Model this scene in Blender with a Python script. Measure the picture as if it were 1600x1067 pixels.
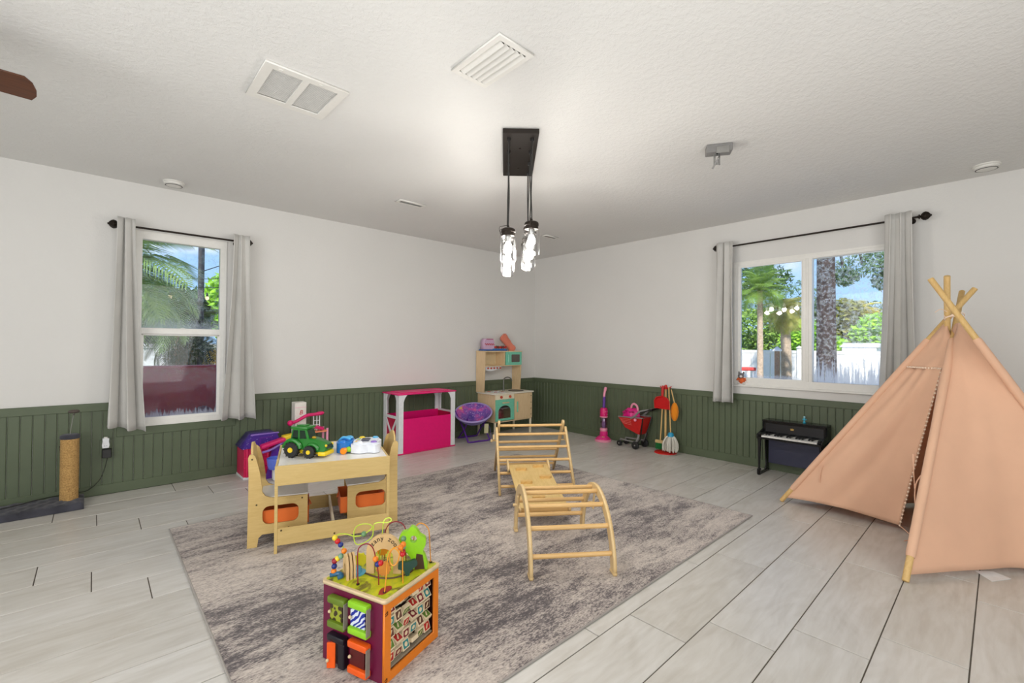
import bpy, bmesh, math, random
from mathutils import Vector, Matrix, Euler
random.seed(7)
R = math.radians
PI = math.pi
SC = bpy.context.scene
COL = SC.collection
for o in list(bpy.data.objects):
    bpy.data.objects.remove(o)

# ------------------------------------------------------------------ camera, world, sun, lights, exposure
cam_data = bpy.data.cameras.new('camera')
cam = bpy.data.objects.new('camera', cam_data)
COL.objects.link(cam)
cam_data.sensor_width = 36.0
cam_data.lens = 707.05 / 1600.0 * 36.0
cam_data.clip_start = 0.05
cam_data.clip_end = 300
_yaw, _pitch, _roll = R(47.2532), R(0.5772), R(0.4514)
_f = Vector((math.cos(_yaw) * math.cos(_pitch), math.sin(_yaw) * math.cos(_pitch), math.sin(_pitch)))
_r = Vector((math.sin(_yaw), -math.cos(_yaw), 0))
_u = _r.cross(_f)
_r2 = math.cos(_roll) * _r + math.sin(_roll) * _u
_u2 = -math.sin(_roll) * _r + math.cos(_roll) * _u
cam.matrix_world = Matrix(((_r2.x, _u2.x, -_f.x, -4.78906), (_r2.y, _u2.y, -_f.y, -4.68826), (_r2.z, _u2.z, -_f.z, 1.16255), (0, 0, 0, 1)))
SC.camera = cam

SC.view_settings.view_transform = 'Standard'
SC.view_settings.look = 'None'
SC.view_settings.gamma = 1.0
SC.view_settings.use_curve_mapping = False
SC.view_settings.exposure = 0.18

wld = bpy.data.worlds.new('sky')
SC.world = wld
wld.use_nodes = True
_n = wld.node_tree.nodes
_l = wld.node_tree.links
_n.clear()
_out = _n.new('ShaderNodeOutputWorld')
_bg = _n.new('ShaderNodeBackground')
_tc = _n.new('ShaderNodeTexCoord')
_sep = _n.new('ShaderNodeSeparateXYZ')
_ramp = _n.new('ShaderNodeValToRGB')
_ramp.color_ramp.elements[0].position = 0.0
_ramp.color_ramp.elements[0].color = (0.42, 0.68, 1.0, 1)
_ramp.color_ramp.elements[1].position = 0.6
_ramp.color_ramp.elements[1].color = (0.10, 0.26, 0.72, 1)
_cn = _n.new('ShaderNodeTexNoise')
_cn.inputs['Scale'].default_value = 4.5
_cn.inputs['Detail'].default_value = 7.0
_cmap = _n.new('ShaderNodeMapping')
_cmap.inputs['Scale'].default_value = (1, 1, 2.2)
_cmap.inputs['Location'].default_value = (0.35, 0.0, 0.2)
_cr = _n.new('ShaderNodeValToRGB')
_cr.color_ramp.elements[0].position = 0.52
_cr.color_ramp.elements[1].position = 0.68
_mix = _n.new('ShaderNodeMix')
_mix.data_type = 'RGBA'
_l.new(_tc.outputs['Generated'], _sep.inputs[0])
_l.new(_sep.outputs['Z'], _ramp.inputs[0])
_l.new(_tc.outputs['Generated'], _cmap.inputs[0])
_l.new(_cmap.outputs[0], _cn.inputs['Vector'])
_l.new(_cn.outputs[0], _cr.inputs[0])
_l.new(_cr.outputs[0], _mix.inputs[0])
_l.new(_ramp.outputs[0], _mix.inputs[6])
_mix.inputs[7].default_value = (1.0, 1.0, 1.0, 1)
_l.new(_mix.outputs[2], _bg.inputs['Color'])
_bg.inputs['Strength'].default_value = 1.25
_l.new(_bg.outputs[0], _out.inputs[0])


def sun_lamp(direction, strength, color, angle):
    d = bpy.data.lights.new('sun', 'SUN')
    d.energy = strength
    d.color = color
    d.angle = R(angle)
    o = bpy.data.objects.new('sun', d)
    o.rotation_euler = Vector(direction).to_track_quat('-Z', 'Y').to_euler()
    COL.objects.link(o)


def area_lamp(name, loc, target, sx, sy, power, color=(1, 1, 1), spread=180):
    d = bpy.data.lights.new(name, 'AREA')
    d.shape = 'RECTANGLE'
    d.size = sx
    d.size_y = sy
    d.energy = power
    d.color = color
    d.spread = R(spread)
    o = bpy.data.objects.new(name, d)
    o.location = loc
    o.rotation_euler = (Vector(target) - Vector(loc)).to_track_quat('-Z', 'Y').to_euler()
    COL.objects.link(o)
    return o


sun_lamp((0.75, 0.42, -0.85), 6.5, (1.0, 0.95, 0.86), 1.0)
# photographer's flash bounced off the ceiling beside the camera
area_lamp('flash', (-4.7, -4.6, 0.75), (-4.5, -4.4, 2.44), 3.2, 3.2, 25, (0.97, 0.985, 1.0))
area_lamp('fill_behind', (-6.9, -3.6, 1.35), (-2.5, -2.6, 1.2), 2.6, 2.0, 54, (0.97, 0.985, 1.0))  # added fill lamp towards the right wall; the wall behind it has no opening
area_lamp('fill_beside', (-4.4, -6.9, 1.35), (-3.2, -2.0, 1.1), 2.8, 2.0, 52, (0.97, 0.985, 1.0))  # added fill lamp brightening the left wall, no real source stands here


# ------------------------------------------------------------------ materials
def lin(c):
    return c / 12.92 if c <= 0.04045 else ((c + 0.055) / 1.055) ** 2.4


def rgb(r, g, b):
    return (lin(r / 255), lin(g / 255), lin(b / 255), 1)


class NT:
    def __init__(s, name):
        s.m = bpy.data.materials.new(name)
        s.m.use_nodes = True
        s.n = s.m.node_tree.nodes
        s.l = s.m.node_tree.links
        s.b = s.n['Principled BSDF']

    def new(s, t, **kw):
        n = s.n.new(t)
        for k, v in kw.items():
            if k in n.inputs.keys():
                n.inputs[k].default_value = v
            else:
                setattr(n, k, v)
        return n

    def link(s, a, b):
        s.l.new(a, b)

    def coords(s, scale=(1, 1, 1), rnd=False, kind='Object'):
        tc = s.new('ShaderNodeTexCoord')
        mp = s.new('ShaderNodeMapping')
        mp.inputs['Scale'].default_value = scale
        s.link(tc.outputs[kind], mp.inputs[0])
        if rnd:
            oi = s.new('ShaderNodeObjectInfo')
            cx = s.new('ShaderNodeCombineXYZ')
            mu = s.new('ShaderNodeMath', operation='MULTIPLY')
            mu.inputs[1].default_value = 40
            s.link(oi.outputs['Random'], mu.inputs[0])
            for i in range(3):
                s.link(mu.outputs[0], cx.inputs[i])
            s.link(cx.outputs[0], mp.inputs['Location'])
        return mp.outputs[0]

    def noise(s, vec, scale, detail=3, rough=0.55, dist=0.0):
        t = s.new('ShaderNodeTexNoise', Scale=scale, Detail=detail, Roughness=rough, Distortion=dist)
        s.link(vec, t.inputs['Vector'])
        return t.outputs[0]

    def ramp(s, fac, stops):
        r = s.new('ShaderNodeValToRGB')
        e = r.color_ramp.elements
        e[0].position, e[0].color = stops[0]
        e[1].position, e[1].color = stops[-1]
        for p, c in stops[1:-1]:
            q = e.new(p)
            q.color = c
        s.link(fac, r.inputs[0])
        return r.outputs[0]

    def mix(s, fac, a, b):
        m = s.new('ShaderNodeMix', data_type='RGBA')
        if isinstance(fac, float):
            m.inputs[0].default_value = fac
        else:
            s.link(fac, m.inputs[0])
        for i, v in ((6, a), (7, b)):
            if isinstance(v, tuple):
                m.inputs[i].default_value = v
            else:
                s.link(v, m.inputs[i])
        return m.outputs[2]

    def bump(s, h, strength, dist=0.01):
        b = s.new('ShaderNodeBump')
        b.inputs['Strength'].default_value = strength
        b.inputs['Distance'].default_value = dist
        s.link(h, b.inputs['Height'])
        s.link(b.outputs[0], s.b.inputs['Normal'])

    def set(s, **kw):
        for k, v in kw.items():
            s.b.inputs[k.replace('_', ' ')].default_value = v


MATS = {}


def plain(name, c, rough=0.5, metal=0.0, var=0.06, bump=0.0, scale=30.0, **kw):
    """painted / plastic / cloth surface: base colour with a slight mottling"""
    if name in MATS:
        return MATS[name]
    t = NT(name)
    base = rgb(*c)
    v = t.coords()
    n = t.noise(v, scale, 3)
    dark = tuple(x * (1 - var) for x in base[:3]) + (1,)
    lite = tuple(min(1, x * (1 + var)) for x in base[:3]) + (1,)
    t.link(t.ramp(n, [(0.3, dark), (0.7, lite)]), t.b.inputs['Base Color'])
    t.set(Roughness=rough, Metallic=metal)
    if bump:
        t.bump(t.noise(v, scale * 4, 2), bump, 0.002)
    for k, x in kw.items():
        t.b.inputs[k.replace('_', ' ')].default_value = x
    MATS[name] = t.m
    return t.m


def wood(name, a, b, rough=0.45, scale=(3, 3, 40), dens=1.0, spec=0.5):
    """fine grain running along the axis whose scale is smallest"""
    if name in MATS:
        return MATS[name]
    t = NT(name)
    v = t.coords(scale, rnd=True)
    n = t.noise(v, 2.0 * dens, 6, 0.65, 0.6)
    n2 = t.noise(v, 9.0 * dens, 3, 0.6, 0.2)
    c1 = t.ramp(n, [(0.3, rgb(*a)), (0.72, rgb(*b))])
    c2 = t.mix(0.25, c1, t.ramp(n2, [(0.35, rgb(*a)), (0.65, rgb(*b))]))
    t.link(c2, t.b.inputs['Base Color'])
    t.set(Roughness=rough)
    t.bump(n2, 0.08, 0.002)
    MATS[name] = t.m
    return t.m


def emis(name, c, s):
    t = NT(name)
    t.set(Base_Color=(0.8, 0.8, 0.8, 1))
    t.b.inputs['Emission Color'].default_value = c
    t.b.inputs['Emission Strength'].default_value = s
    return t.m


# ------------------------------------------------------------------ mesh helpers
class B:
    """collects shapes in one bmesh; build() links them as one mesh object"""

    def __init__(s):
        s.bm = bmesh.new()
        s.X = Matrix.Identity(4)

    def _mark(s, mi):
        for f in s.bm.faces:
            if not f.tag:
                f.tag = True
                f.material_index = mi

    def box(s, c, size, rot=None, bev=0.0, mi=0, seg=1):
        M = s.X @ Matrix.Translation(c)
        if rot:
            M = M @ Euler(rot).to_matrix().to_4x4()
        M = M @ Matrix.Diagonal((*size, 1))
        r = bmesh.ops.create_cube(s.bm, size=1, matrix=M)
        if bev:
            es = list({e for v in r['verts'] for e in v.link_edges})
            bmesh.ops.bevel(s.bm, geom=es, offset=min(bev, min(size) * 0.49), segments=seg, affect='EDGES', profile=0.5)
        s._mark(mi)
        return s

    def b2(s, x0, x1, y0, y1, z0, z1, bev=0.0, mi=0, seg=1):
        return s.box(((x0 + x1) / 2, (y0 + y1) / 2, (z0 + z1) / 2), (abs(x1 - x0), abs(y1 - y0), abs(z1 - z0)), None, bev, mi, seg)

    def ring_surface(s, rings, closed_u=True, cap=True, mi=0):
        vs = [[s.bm.verts.new(s.X @ Vector(p)) for p in ring] for ring in rings]
        n = len(vs[0])
        for i in range(len(vs) - 1):
            for j in range(n if closed_u else n - 1):
                k = (j + 1) % n
                try:
                    s.bm.faces.new((vs[i][j], vs[i][k], vs[i + 1][k], vs[i + 1][j]))
                except ValueError:
                    pass
        if cap and closed_u:
            for ring, fl in ((vs[0], True), (vs[-1], False)):
                try:
                    s.bm.faces.new(list(reversed(ring)) if fl else ring)
                except ValueError:
                    pass
        s._mark(mi)
        return s

    def tube(s, pts, rad, n=8, mi=0, closed=False):
        P = [Vector(p) for p in pts]
        m = len(P)
        rr = rad if isinstance(rad, (list, tuple)) else [rad] * m
        t0 = (P[1] - P[0]).normalized()
        up = Vector((0, 0, 1)) if abs(t0.z) < 0.9 else Vector((1, 0, 0))
        a = t0.cross(up).normalized()
        rings = []
        for i in range(m):
            if closed:
                t = (P[(i + 1) % m] - P[i - 1])
            else:
                t = P[min(i + 1, m - 1)] - P[max(i - 1, 0)]
            t.normalize()
            a = (a - t * a.dot(t))
            if a.length < 1e-6:
                a = t.orthogonal()
            a.normalize()
            b = t.cross(a)
            rings.append([P[i] + (a * math.cos(2 * PI * k / n) + b * math.sin(2 * PI * k / n)) * rr[i] for k in range(n)])
        if closed:
            rings.append(rings[0])
            return s.ring_surface(rings, True, False, mi)
        return s.ring_surface(rings, True, True, mi)

    def cyl(s, p0, p1, r0, r1=None, n=16, mi=0):
        return s.tube([p0, p1], [r0, r0 if r1 is None else r1], n, mi)

    def lathe(s, prof, c=(0, 0, 0), n=20, mi=0, cap=True):
        c = Vector(c)
        rings = [[c + Vector((r * math.cos(2 * PI * k / n), r * math.sin(2 * PI * k / n), z)) for k in range(n)] for r, z in prof]
        return s.ring_surface(rings, True, cap, mi)

    def sph(s, c, r, n=10, mi=0, sc=(1, 1, 1)):
        M = s.X @ Matrix.Translation(c) @ Matrix.Diagonal((sc[0], sc[1], sc[2], 1))
        bmesh.ops.create_uvsphere(s.bm, u_segments=n, v_segments=max(4, n * 2 // 3), radius=r, matrix=M)
        s._mark(mi)
        return s

    def grid(s, fn, nu, nv, mi=0):
        rings = [[fn(i / nu, j / nv) for i in range(nu + 1)] for j in range(nv + 1)]
        return s.ring_surface(rings, False, False, mi)

    def extr(s, outlines, thick, M=None, mi=0):
        """flat outline (with holes) in the local XY plane, thickness along local Z, centred"""
        cu = bpy.data.curves.new('c', 'CURVE')
        cu.dimensions = '2D'
        cu.fill_mode = 'BOTH'
        cu.extrude = thick / 2
        for ol in outlines:
            sp = cu.splines.new('POLY')
            sp.points.add(len(ol) - 1)
            for i, p in enumerate(ol):
                sp.points[i].co = (p[0], p[1], 0, 1)
            sp.use_cyclic_u = True
        s._from_curve(cu, M, mi)
        return s

    def frame(s, x0, x1, y0, y1, l, r, bt, tp, thick, M=None, mi=0):
        return s.extr([[(x0, y0), (x1, y0), (x1, y1), (x0, y1)], [(x0 + l, y0 + bt), (x1 - r, y0 + bt), (x1 - r, y1 - tp), (x0 + l, y1 - tp)]], thick, M, mi)

    def text(s, body, size, M, thick=0.0006, mi=0, spacing=1.0):
        cu = bpy.data.curves.new('t', 'FONT')
        cu.body = body
        cu.size = size
        cu.extrude = thick
        cu.align_x = 'CENTER'
        cu.align_y = 'CENTER'
        cu.space_character = spacing
        cu.resolution_u = 2
        s._from_curve(cu, M, mi)
        return s

    def _from_curve(s, cu, M, mi):
        ob = bpy.data.objects.new('tmp', cu)
        me = bpy.data.meshes.new_from_object(ob)
        me.transform(s.X @ (M or Matrix.Identity(4)))
        s.bm.from_mesh(me)
        bpy.data.objects.remove(ob)
        bpy.data.curves.remove(cu)
        bpy.data.meshes.remove(me)
        s._mark(mi)

    def build(s, name, mats, parent=None, loc=None, smooth=35, solid=0.0, kind=None, label=None, rot=None, weld=True):
        if weld:
            bmesh.ops.remove_doubles(s.bm, verts=s.bm.verts, dist=1e-6)
        bmesh.ops.recalc_face_normals(s.bm, faces=s.bm.faces)
        me = bpy.data.meshes.new(name)
        s.bm.to_mesh(me)
        s.bm.free()
        for m in (mats if isinstance(mats, (list, tuple)) else [mats]):
            me.materials.append(m)
        if smooth:
            for p in me.polygons:
                p.use_smooth = True
            me.set_sharp_from_angle(angle=R(smooth))
        o = bpy.data.objects.new(name, me)
        COL.objects.link(o)
        if parent:
            o.parent = parent
        if loc:
            o.location = loc
        if rot:
            o.rotation_euler = rot
        if solid:
            md = o.modifiers.new('solid', 'SOLIDIFY')
            md.thickness = solid
            md.offset = 0
        if kind:
            o['kind'] = kind
        if label:
            o['label'] = label
        return o


def tag(o, label=None, cat=None, group=None, kind=None):
    if label:
        o['label'] = label
    if cat:
        o['category'] = cat
    if group:
        o['group'] = group
    if kind:
        o['kind'] = kind
    return o


def thing(name, label, cat, loc=(0, 0, 0), rotz=0.0, group=None):
    o = bpy.data.objects.new(name, None)
    o.empty_display_size = 0.1
    COL.objects.link(o)
    o.location = loc
    o.rotation_euler = (0, 0, rotz)
    return tag(o, label, cat, group)


def structure(name, loc=(0, 0, 0)):
    o = bpy.data.objects.new(name, None)
    COL.objects.link(o)
    o.location = loc
    o['kind'] = 'structure'
    return o


def copy_tree(o, parent=None):
    c = o.copy()
    COL.objects.link(c)
    c.parent = parent
    for ch in [x for x in bpy.data.objects if x.parent == o and x != c]:
        copy_tree(ch, c)
    return c


def share(src, name, parent, loc=None, rot=None, scale=None):
    o = bpy.data.objects.new(name, src.data)
    COL.objects.link(o)
    o.parent = parent
    if loc is not None:
        o.location = loc
    if rot is not None:
        o.rotation_euler = rot
    if scale is not None:
        o.scale = scale
    return o


def arc(cx, cy, r, a0, a1, n):
    return [(cx + r * math.cos(R(a0 + (a1 - a0) * i / n)), cy + r * math.sin(R(a0 + (a1 - a0) * i / n))) for i in range(n + 1)]


def rrect(x0, x1, y0, y1, r, n=4):
    return arc(x1 - r, y1 - r, r, 0, 90, n) + arc(x0 + r, y1 - r, r, 90, 180, n) + arc(x0 + r, y0 + r, r, 180, 270, n) + arc(x1 - r, y0 + r, r, 270, 360, n)


def smooth_path(pts, sub=4):
    P = [Vector(p) for p in pts]
    out = []
    for i in range(len(P) - 1):
        p0, p1, p2, p3 = P[max(i - 1, 0)], P[i], P[i + 1], P[min(i + 2, len(P) - 1)]
        for k in range(sub):
            t = k / sub
            out.append(0.5 * ((2 * p1) + (-p0 + p2) * t + (2 * p0 - 5 * p1 + 4 * p2 - p3) * t * t + (-p0 + 3 * p1 - 3 * p2 + p3) * t ** 3))
    out.append(P[-1])
    return out


XZ = Matrix.Rotation(R(90), 4, 'X')        # local XY plane stood up in the world XZ plane, outward -Y
YZ = Matrix(((0, 0, -1, 0), (1, 0, 0, 0), (0, 1, 0, 0), (0, 0, 0, 1)))  # local x -> world y, y -> z, thickness along x
# ------------------------------------------------------------------ surface materials of the room
def wall_paint(name, c, bs, bstr, rough=0.7):
    t = NT(name)
    v = t.coords()
    n = t.noise(v, 1.3, 2)
    base = rgb(*c)
    t.link(t.ramp(n, [(0.3, tuple(x * 0.97 for x in base[:3]) + (1,)), (0.7, base)]), t.b.inputs['Base Color'])
    t.set(Roughness=rough)
    h = t.ramp(t.noise(v, bs, 4, 0.6), [(0.42, (0, 0, 0, 1)), (0.6, (1, 1, 1, 1))])
    t.bump(h, bstr, 0.004)
    return t.m


M_WALL = wall_paint('wall_paint', (222, 220, 216), 60, 0.12)
M_CEIL = wall_paint('ceiling_texture', (226, 225, 222), 42, 0.32, 0.85)
M_GREEN = plain('green_paint', (87, 98, 74), 0.5, var=0.05, scale=5)
M_WHITE = plain('white_vinyl', (232, 230, 224), 0.35, var=0.02)
M_GROUT = plain('grout', (92, 84, 74), 0.9, var=0.1)

_t = NT('wood_look_tile')
_v = _t.coords((1.6, 14, 14), rnd=True)
_a = _t.noise(_v, 1.0, 7, 0.62, 1.4)
_v2 = _t.coords((2.4, 7, 7), rnd=True)
_b = _t.noise(_v2, 0.8, 4, 0.5, 2.5)
_w = _t.new('ShaderNodeTexWave', Scale=1.1, Distortion=14.0, Detail=3.0)
_w.inputs['Detail Scale'].default_value = 1.2
_w.bands_direction = 'Y'
_t.link(_v2, _w.inputs['Vector'])
_c1 = _t.ramp(_a, [(0.28, rgb(180, 175, 166)), (0.5, rgb(198, 194, 186)), (0.75, rgb(212, 209, 204))])
_c2 = _t.mix(0.35, _c1, _t.ramp(_b, [(0.3, rgb(174, 166, 154)), (0.6, rgb(212, 209, 204))]))
_c3 = _t.mix(0.07, _c2, _t.ramp(_w.outputs[0], [(0.2, rgb(168, 153, 135)), (0.7, rgb(216, 211, 204))]))
_oi = _t.new('ShaderNodeObjectInfo')
_c4 = _t.mix(0.16, _c3, _t.ramp(_oi.outputs['Random'], [(0.0, rgb(182, 176, 165)), (1.0, rgb(218, 217, 215))]))
_t.link(_c4, _t.b.inputs['Base Color'])
_t.set(Roughness=0.34)
_t.bump(_a, 0.02, 0.002)
M_TILE = _t.m


def wet_glass(name, fog_top, fog_amt, drops, streaks=0.5, tint=0.96, film=0.0):
    """window pane with condensation: fog near the sill broken by run-down streaks, beads of water above"""
    t = NT(name)
    n, l = t.n, t.l
    tc = t.new('ShaderNodeTexCoord')
    sp = t.new('ShaderNodeSeparateXYZ')
    t.link(tc.outputs['Generated'], sp.inputs[0])
    z = sp.outputs['Z']
    mp = t.new('ShaderNodeMapping')
    mp.inputs['Scale'].default_value = (60, 60, 4)
    t.link(tc.outputs['Object'], mp.inputs[0])
    st = t.noise(mp.outputs[0], 1.0, 4, 0.7)
    fine = t.noise(tc.outputs['Object'], 160, 2, 0.5)
    fade = t.new('ShaderNodeMapRange')
    fade.inputs['From Min'].default_value = fog_top
    fade.inputs['From Max'].default_value = 0.0
    fade.inputs['To Min'].default_value = -0.25
    fade.inputs['To Max'].default_value = 1.15
    t.link(z, fade.inputs['Value'])
    add = t.new('ShaderNodeMath', operation='ADD')
    t.link(fade.outputs[0], add.inputs[0])
    sm = t.new('ShaderNodeMath', operation='MULTIPLY')
    t.link(st, sm.inputs[0])
    sm.inputs[1].default_value = streaks * 2
    sb = t.new('ShaderNodeMath', operation='SUBTRACT')
    t.link(sm.outputs[0], sb.inputs[0])
    sb.inputs[1].default_value = streaks
    t.link(sb.outputs[0], add.inputs[1])
    mask = t.ramp(add.outputs[0], [(0.62, (0, 0, 0, 1)), (0.92, (1, 1, 1, 1))])
    mm = t.new('ShaderNodeMath', operation='MULTIPLY')
    t.link(mask, mm.inputs[0])
    mm.inputs[1].default_value = fog_amt
    mmx = t.new('ShaderNodeMath', operation='ADD', use_clamp=True)
    t.link(mm.outputs[0], mmx.inputs[0])
    mmx.inputs[1].default_value = film
    mm = mmx
    tr = t.new('ShaderNodeBsdfTransparent')
    tr.inputs[0].default_value = (tint, tint, tint, 1)
    gl = t.new('ShaderNodeBsdfGlossy')
    gl.inputs['Roughness'].default_value = 0.02
    lw = t.new('ShaderNodeLayerWeight', Blend=0.35)
    fr = t.new('ShaderNodeMapRange')
    fr.inputs['To Min'].default_value = 0.02
    fr.inputs['To Max'].default_value = 0.09
    t.link(lw.outputs['Facing'], fr.inputs['Value'])
    clear = t.new('ShaderNodeMixShader')
    t.link(fr.outputs[0], clear.inputs[0])
    t.link(tr.outputs[0], clear.inputs[1])
    t.link(gl.outputs[0], clear.inputs[2])
    # beads of water bend the view behind them
    vo = t.new('ShaderNodeTexVoronoi', Scale=230.0)
    t.link(tc.outputs['Object'], vo.inputs['Vector'])
    dm = t.ramp(vo.outputs['Distance'], [(0.34, (1, 1, 1, 1)), (0.44, (0, 0, 0, 1))])
    thin = t.ramp(t.noise(tc.outputs['Object'], 35, 3, 0.6), [(0.45, (0, 0, 0, 1)), (0.62, (1, 1, 1, 1))])
    dmul = t.new('ShaderNodeMath', operation='MULTIPLY')
    t.link(dm, dmul.inputs[0])
    t.link(thin, dmul.inputs[1])
    dm2 = t.new('ShaderNodeMath', operation='MULTIPLY', use_clamp=True)
    t.link(dmul.outputs[0], dm2.inputs[0])
    dm2.inputs[1].default_value = drops
    bp = t.new('ShaderNodeBump')
    bp.inputs['Strength'].default_value = 1.0
    bp.inputs['Distance'].default_value = 0.006
    t.link(vo.outputs['Distance'], bp.inputs['Height'])
    rf = t.new('ShaderNodeBsdfRefraction')
    rf.inputs['IOR'].default_value = 1.33
    rf.inputs['Roughness'].default_value = 0.05
    t.link(bp.outputs[0], rf.inputs['Normal'])
    drop = t.new('ShaderNodeMixShader')
    t.link(dm2.outputs[0], drop.inputs[0])
    t.link(clear.outputs[0], drop.inputs[1])
    t.link(rf.outputs[0], drop.inputs[2])
    fog = t.new('ShaderNodeMixShader')
    tl = t.new('ShaderNodeBsdfTranslucent')
    tl.inputs[0].default_value = (0.85, 0.87, 0.88, 1)
    df = t.new('ShaderNodeBsdfDiffuse')
    df.inputs[0].default_value = (0.8, 0.8, 0.8, 1)
    fog.inputs[0].default_value = 0.3
    t.link(tl.outputs[0], fog.inputs[1])
    t.link(df.outputs[0], fog.inputs[2])
    fin = t.new('ShaderNodeMixShader')
    t.link(mm.outputs[0], fin.inputs[0])
    t.link(drop.outputs[0], fin.inputs[1])
    t.link(fog.outputs[0], fin.inputs[2])
    out = t.n['Material Output']
    t.link(fin.outputs[0], out.inputs[0])
    return t.m


# ------------------------------------------------------------------ room shell
H = 2.44
XW, YW = -7.2, -7.2        # far ends of the room, behind the camera
W1 = (-4.56, -3.935, 0.497, 2.06)       # window in the left wall: x0, x1, z0, z1
W2 = (-4.085, -2.84, 0.775, 2.022)      # window in the right wall: y0, y1, z0, z1

floor = structure('floor')
B().b2(XW, 0, YW, 0, -0.12, -0.0035).build('slab', M_GROUT, floor, smooth=0)
TW, TL, GAP = 0.2551, 0.885, 0.0045


def tile_mesh(x0, x1, y0, y1):
    b = B()
    c = 0.0012
    z1, z0 = 0.0, -0.006
    b.ring_surface([[(x0, y0, z0), (x1, y0, z0), (x1, y1, z0), (x0, y1, z0)],
                    [(x0, y0, z1 - c), (x1, y0, z1 - c), (x1, y1, z1 - c), (x0, y1, z1 - c)],
                    [(x0 + c, y0 + c, z1), (x1 - c, y0 + c, z1), (x1 - c, y1 - c, z1), (x0 + c, y1 - c, z1)]])
    return b


full_tile = None
JO = {0: -4.877, 1: -4.667, 2: -4.434, 3: -5.11, 4: -4.90, 5: -4.69, 11: -2.457, 12: -2.23, 13: -2.019, 14: -1.80, 15: -2.498, 16: -1.81}
for i in range(-4, 26):
    y1 = -0.781 - TW * (i - 1)
    y0 = -0.781 - TW * i
    if y0 > -0.004 or y1 < YW:
        continue
    y1c, y0c = min(y1, 0), max(y0, YW)
    j = JO.get(i, -4.877 + 0.2175 * i) * 0.976
    while j > XW:
        j -= TL
    x = j
    while x < 0:
        xa, xb = max(x, XW), min(x + TL, 0)
        x += TL
        if xb - xa < 0.02:
            continue
        cx, cy = (xa + xb) / 2, (y0c + y1c) / 2
        if xb - xa > TL - 1e-4 and y1c - y0c > TW - 1e-4:
            if full_tile is None:
                full_tile = tile_mesh(-TL / 2 + GAP / 2, TL / 2 - GAP / 2, -TW / 2 + GAP / 2, TW / 2 - GAP / 2).build('tile', M_TILE, floor, smooth=0)
                full_tile.location = (cx, cy, 0)
            else:
                share(full_tile, 'tile', floor, (cx, cy, random.uniform(-0.0004, 0)))
        else:
            w, d = (xb - xa) / 2 - GAP / 2, (y1c - y0c) / 2 - GAP / 2
            if d > 0.008:
                tile_mesh(-w, w, -d, d).build('tile', M_TILE, floor, loc=(cx, cy, 0), smooth=0)

B().b2(XW - 0.15, 0.15, YW - 0.15, 0.15, H, H + 0.12).build('ceiling', M_CEIL, kind='structure', smooth=0)
B().b2(XW - 0.7, 0.6, YW - 0.7, 0.6, H + 0.14, H + 0.3).build('roof', plain('roof_shingle', (92, 86, 80), 0.9), kind='structure', smooth=0)

wl = structure('wall_left')
b = B()
b.b2(XW - 0.15, W1[0], 0, 0.14, -0.12, H).b2(W1[1], 0.15, 0, 0.14, -0.12, H)
b.b2(W1[0], W1[1], 0, 0.14, -0.12, W1[2]).b2(W1[0], W1[1], 0, 0.14, W1[3], H)
b.build('plaster', M_WALL, wl, smooth=0)
wr = structure('wall_right')
b = B()
b.b2(0, 0.14, YW - 0.15, W2[0], -0.12, H).b2(0, 0.14, W2[1], 0, -0.12, H)
b.b2(0, 0.14, W2[0], W2[1], -0.12, W2[2]).b2(0, 0.14, W2[0], W2[1], W2[3], H)
b.build('plaster', M_WALL, wr, smooth=0)
B().b2(XW - 0.15, XW, YW, 0, -0.12, H).build('wall_back', M_WALL, kind='structure', smooth=0)
B().b2(XW - 0.15, 0.15, YW - 0.15, YW, -0.12, H).build('wall_near', M_WALL, kind='structure', smooth=0)

# beadboard wainscot: every board a piece of the wall
TOPZ = 0.702


def board_mesh(w, z0, z1):
    b = B()
    t, c = 0.011, 0.004
    h = w / 2 - 0.0012
    pr = [(-h, 0), (h, 0), (h, t - c), (h - c, t), (-h + c, t), (-h, t - c)]
    b.ring_surface([[(x, -y, z0) for x, y in pr], [(x, -y, z1) for x, y in pr]])
    return b


wb = 0.0616
tall = board_mesh(wb, 0.07, 0.648).build('board', M_GREEN, wl, smooth=0)
short = board_mesh(wb, 0.07, 0.44).build('board', M_GREEN, wl, smooth=0)
x = -4.792 + wb / 2 - 38 * wb
first = {tall: True, short: True}
while x < -0.004:
    if x > XW + 0.04:
        under = W1[0] - 0.07 < x < W1[1] + 0.07
        src = short if under else tall
        if first[src]:
            src.location = (x, 0, 0)
            first[src] = False
        else:
            share(src, 'board', wl, (x, 0, 0))
    x += wb
wb2 = 0.0591
tall2 = board_mesh(wb2, 0.07, 0.648).build('board', M_GREEN, wr, rot=(0, 0, -PI / 2), smooth=0)
y = -3.051 + wb2 / 2 - 69 * wb2
fst = True
while y < -0.004:
    if fst:
        tall2.location = (0, y, 0)
        fst = False
    else:
        share(tall2, 'board', wr, (0, y, 0), (0, 0, -PI / 2))
    y += wb2

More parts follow.
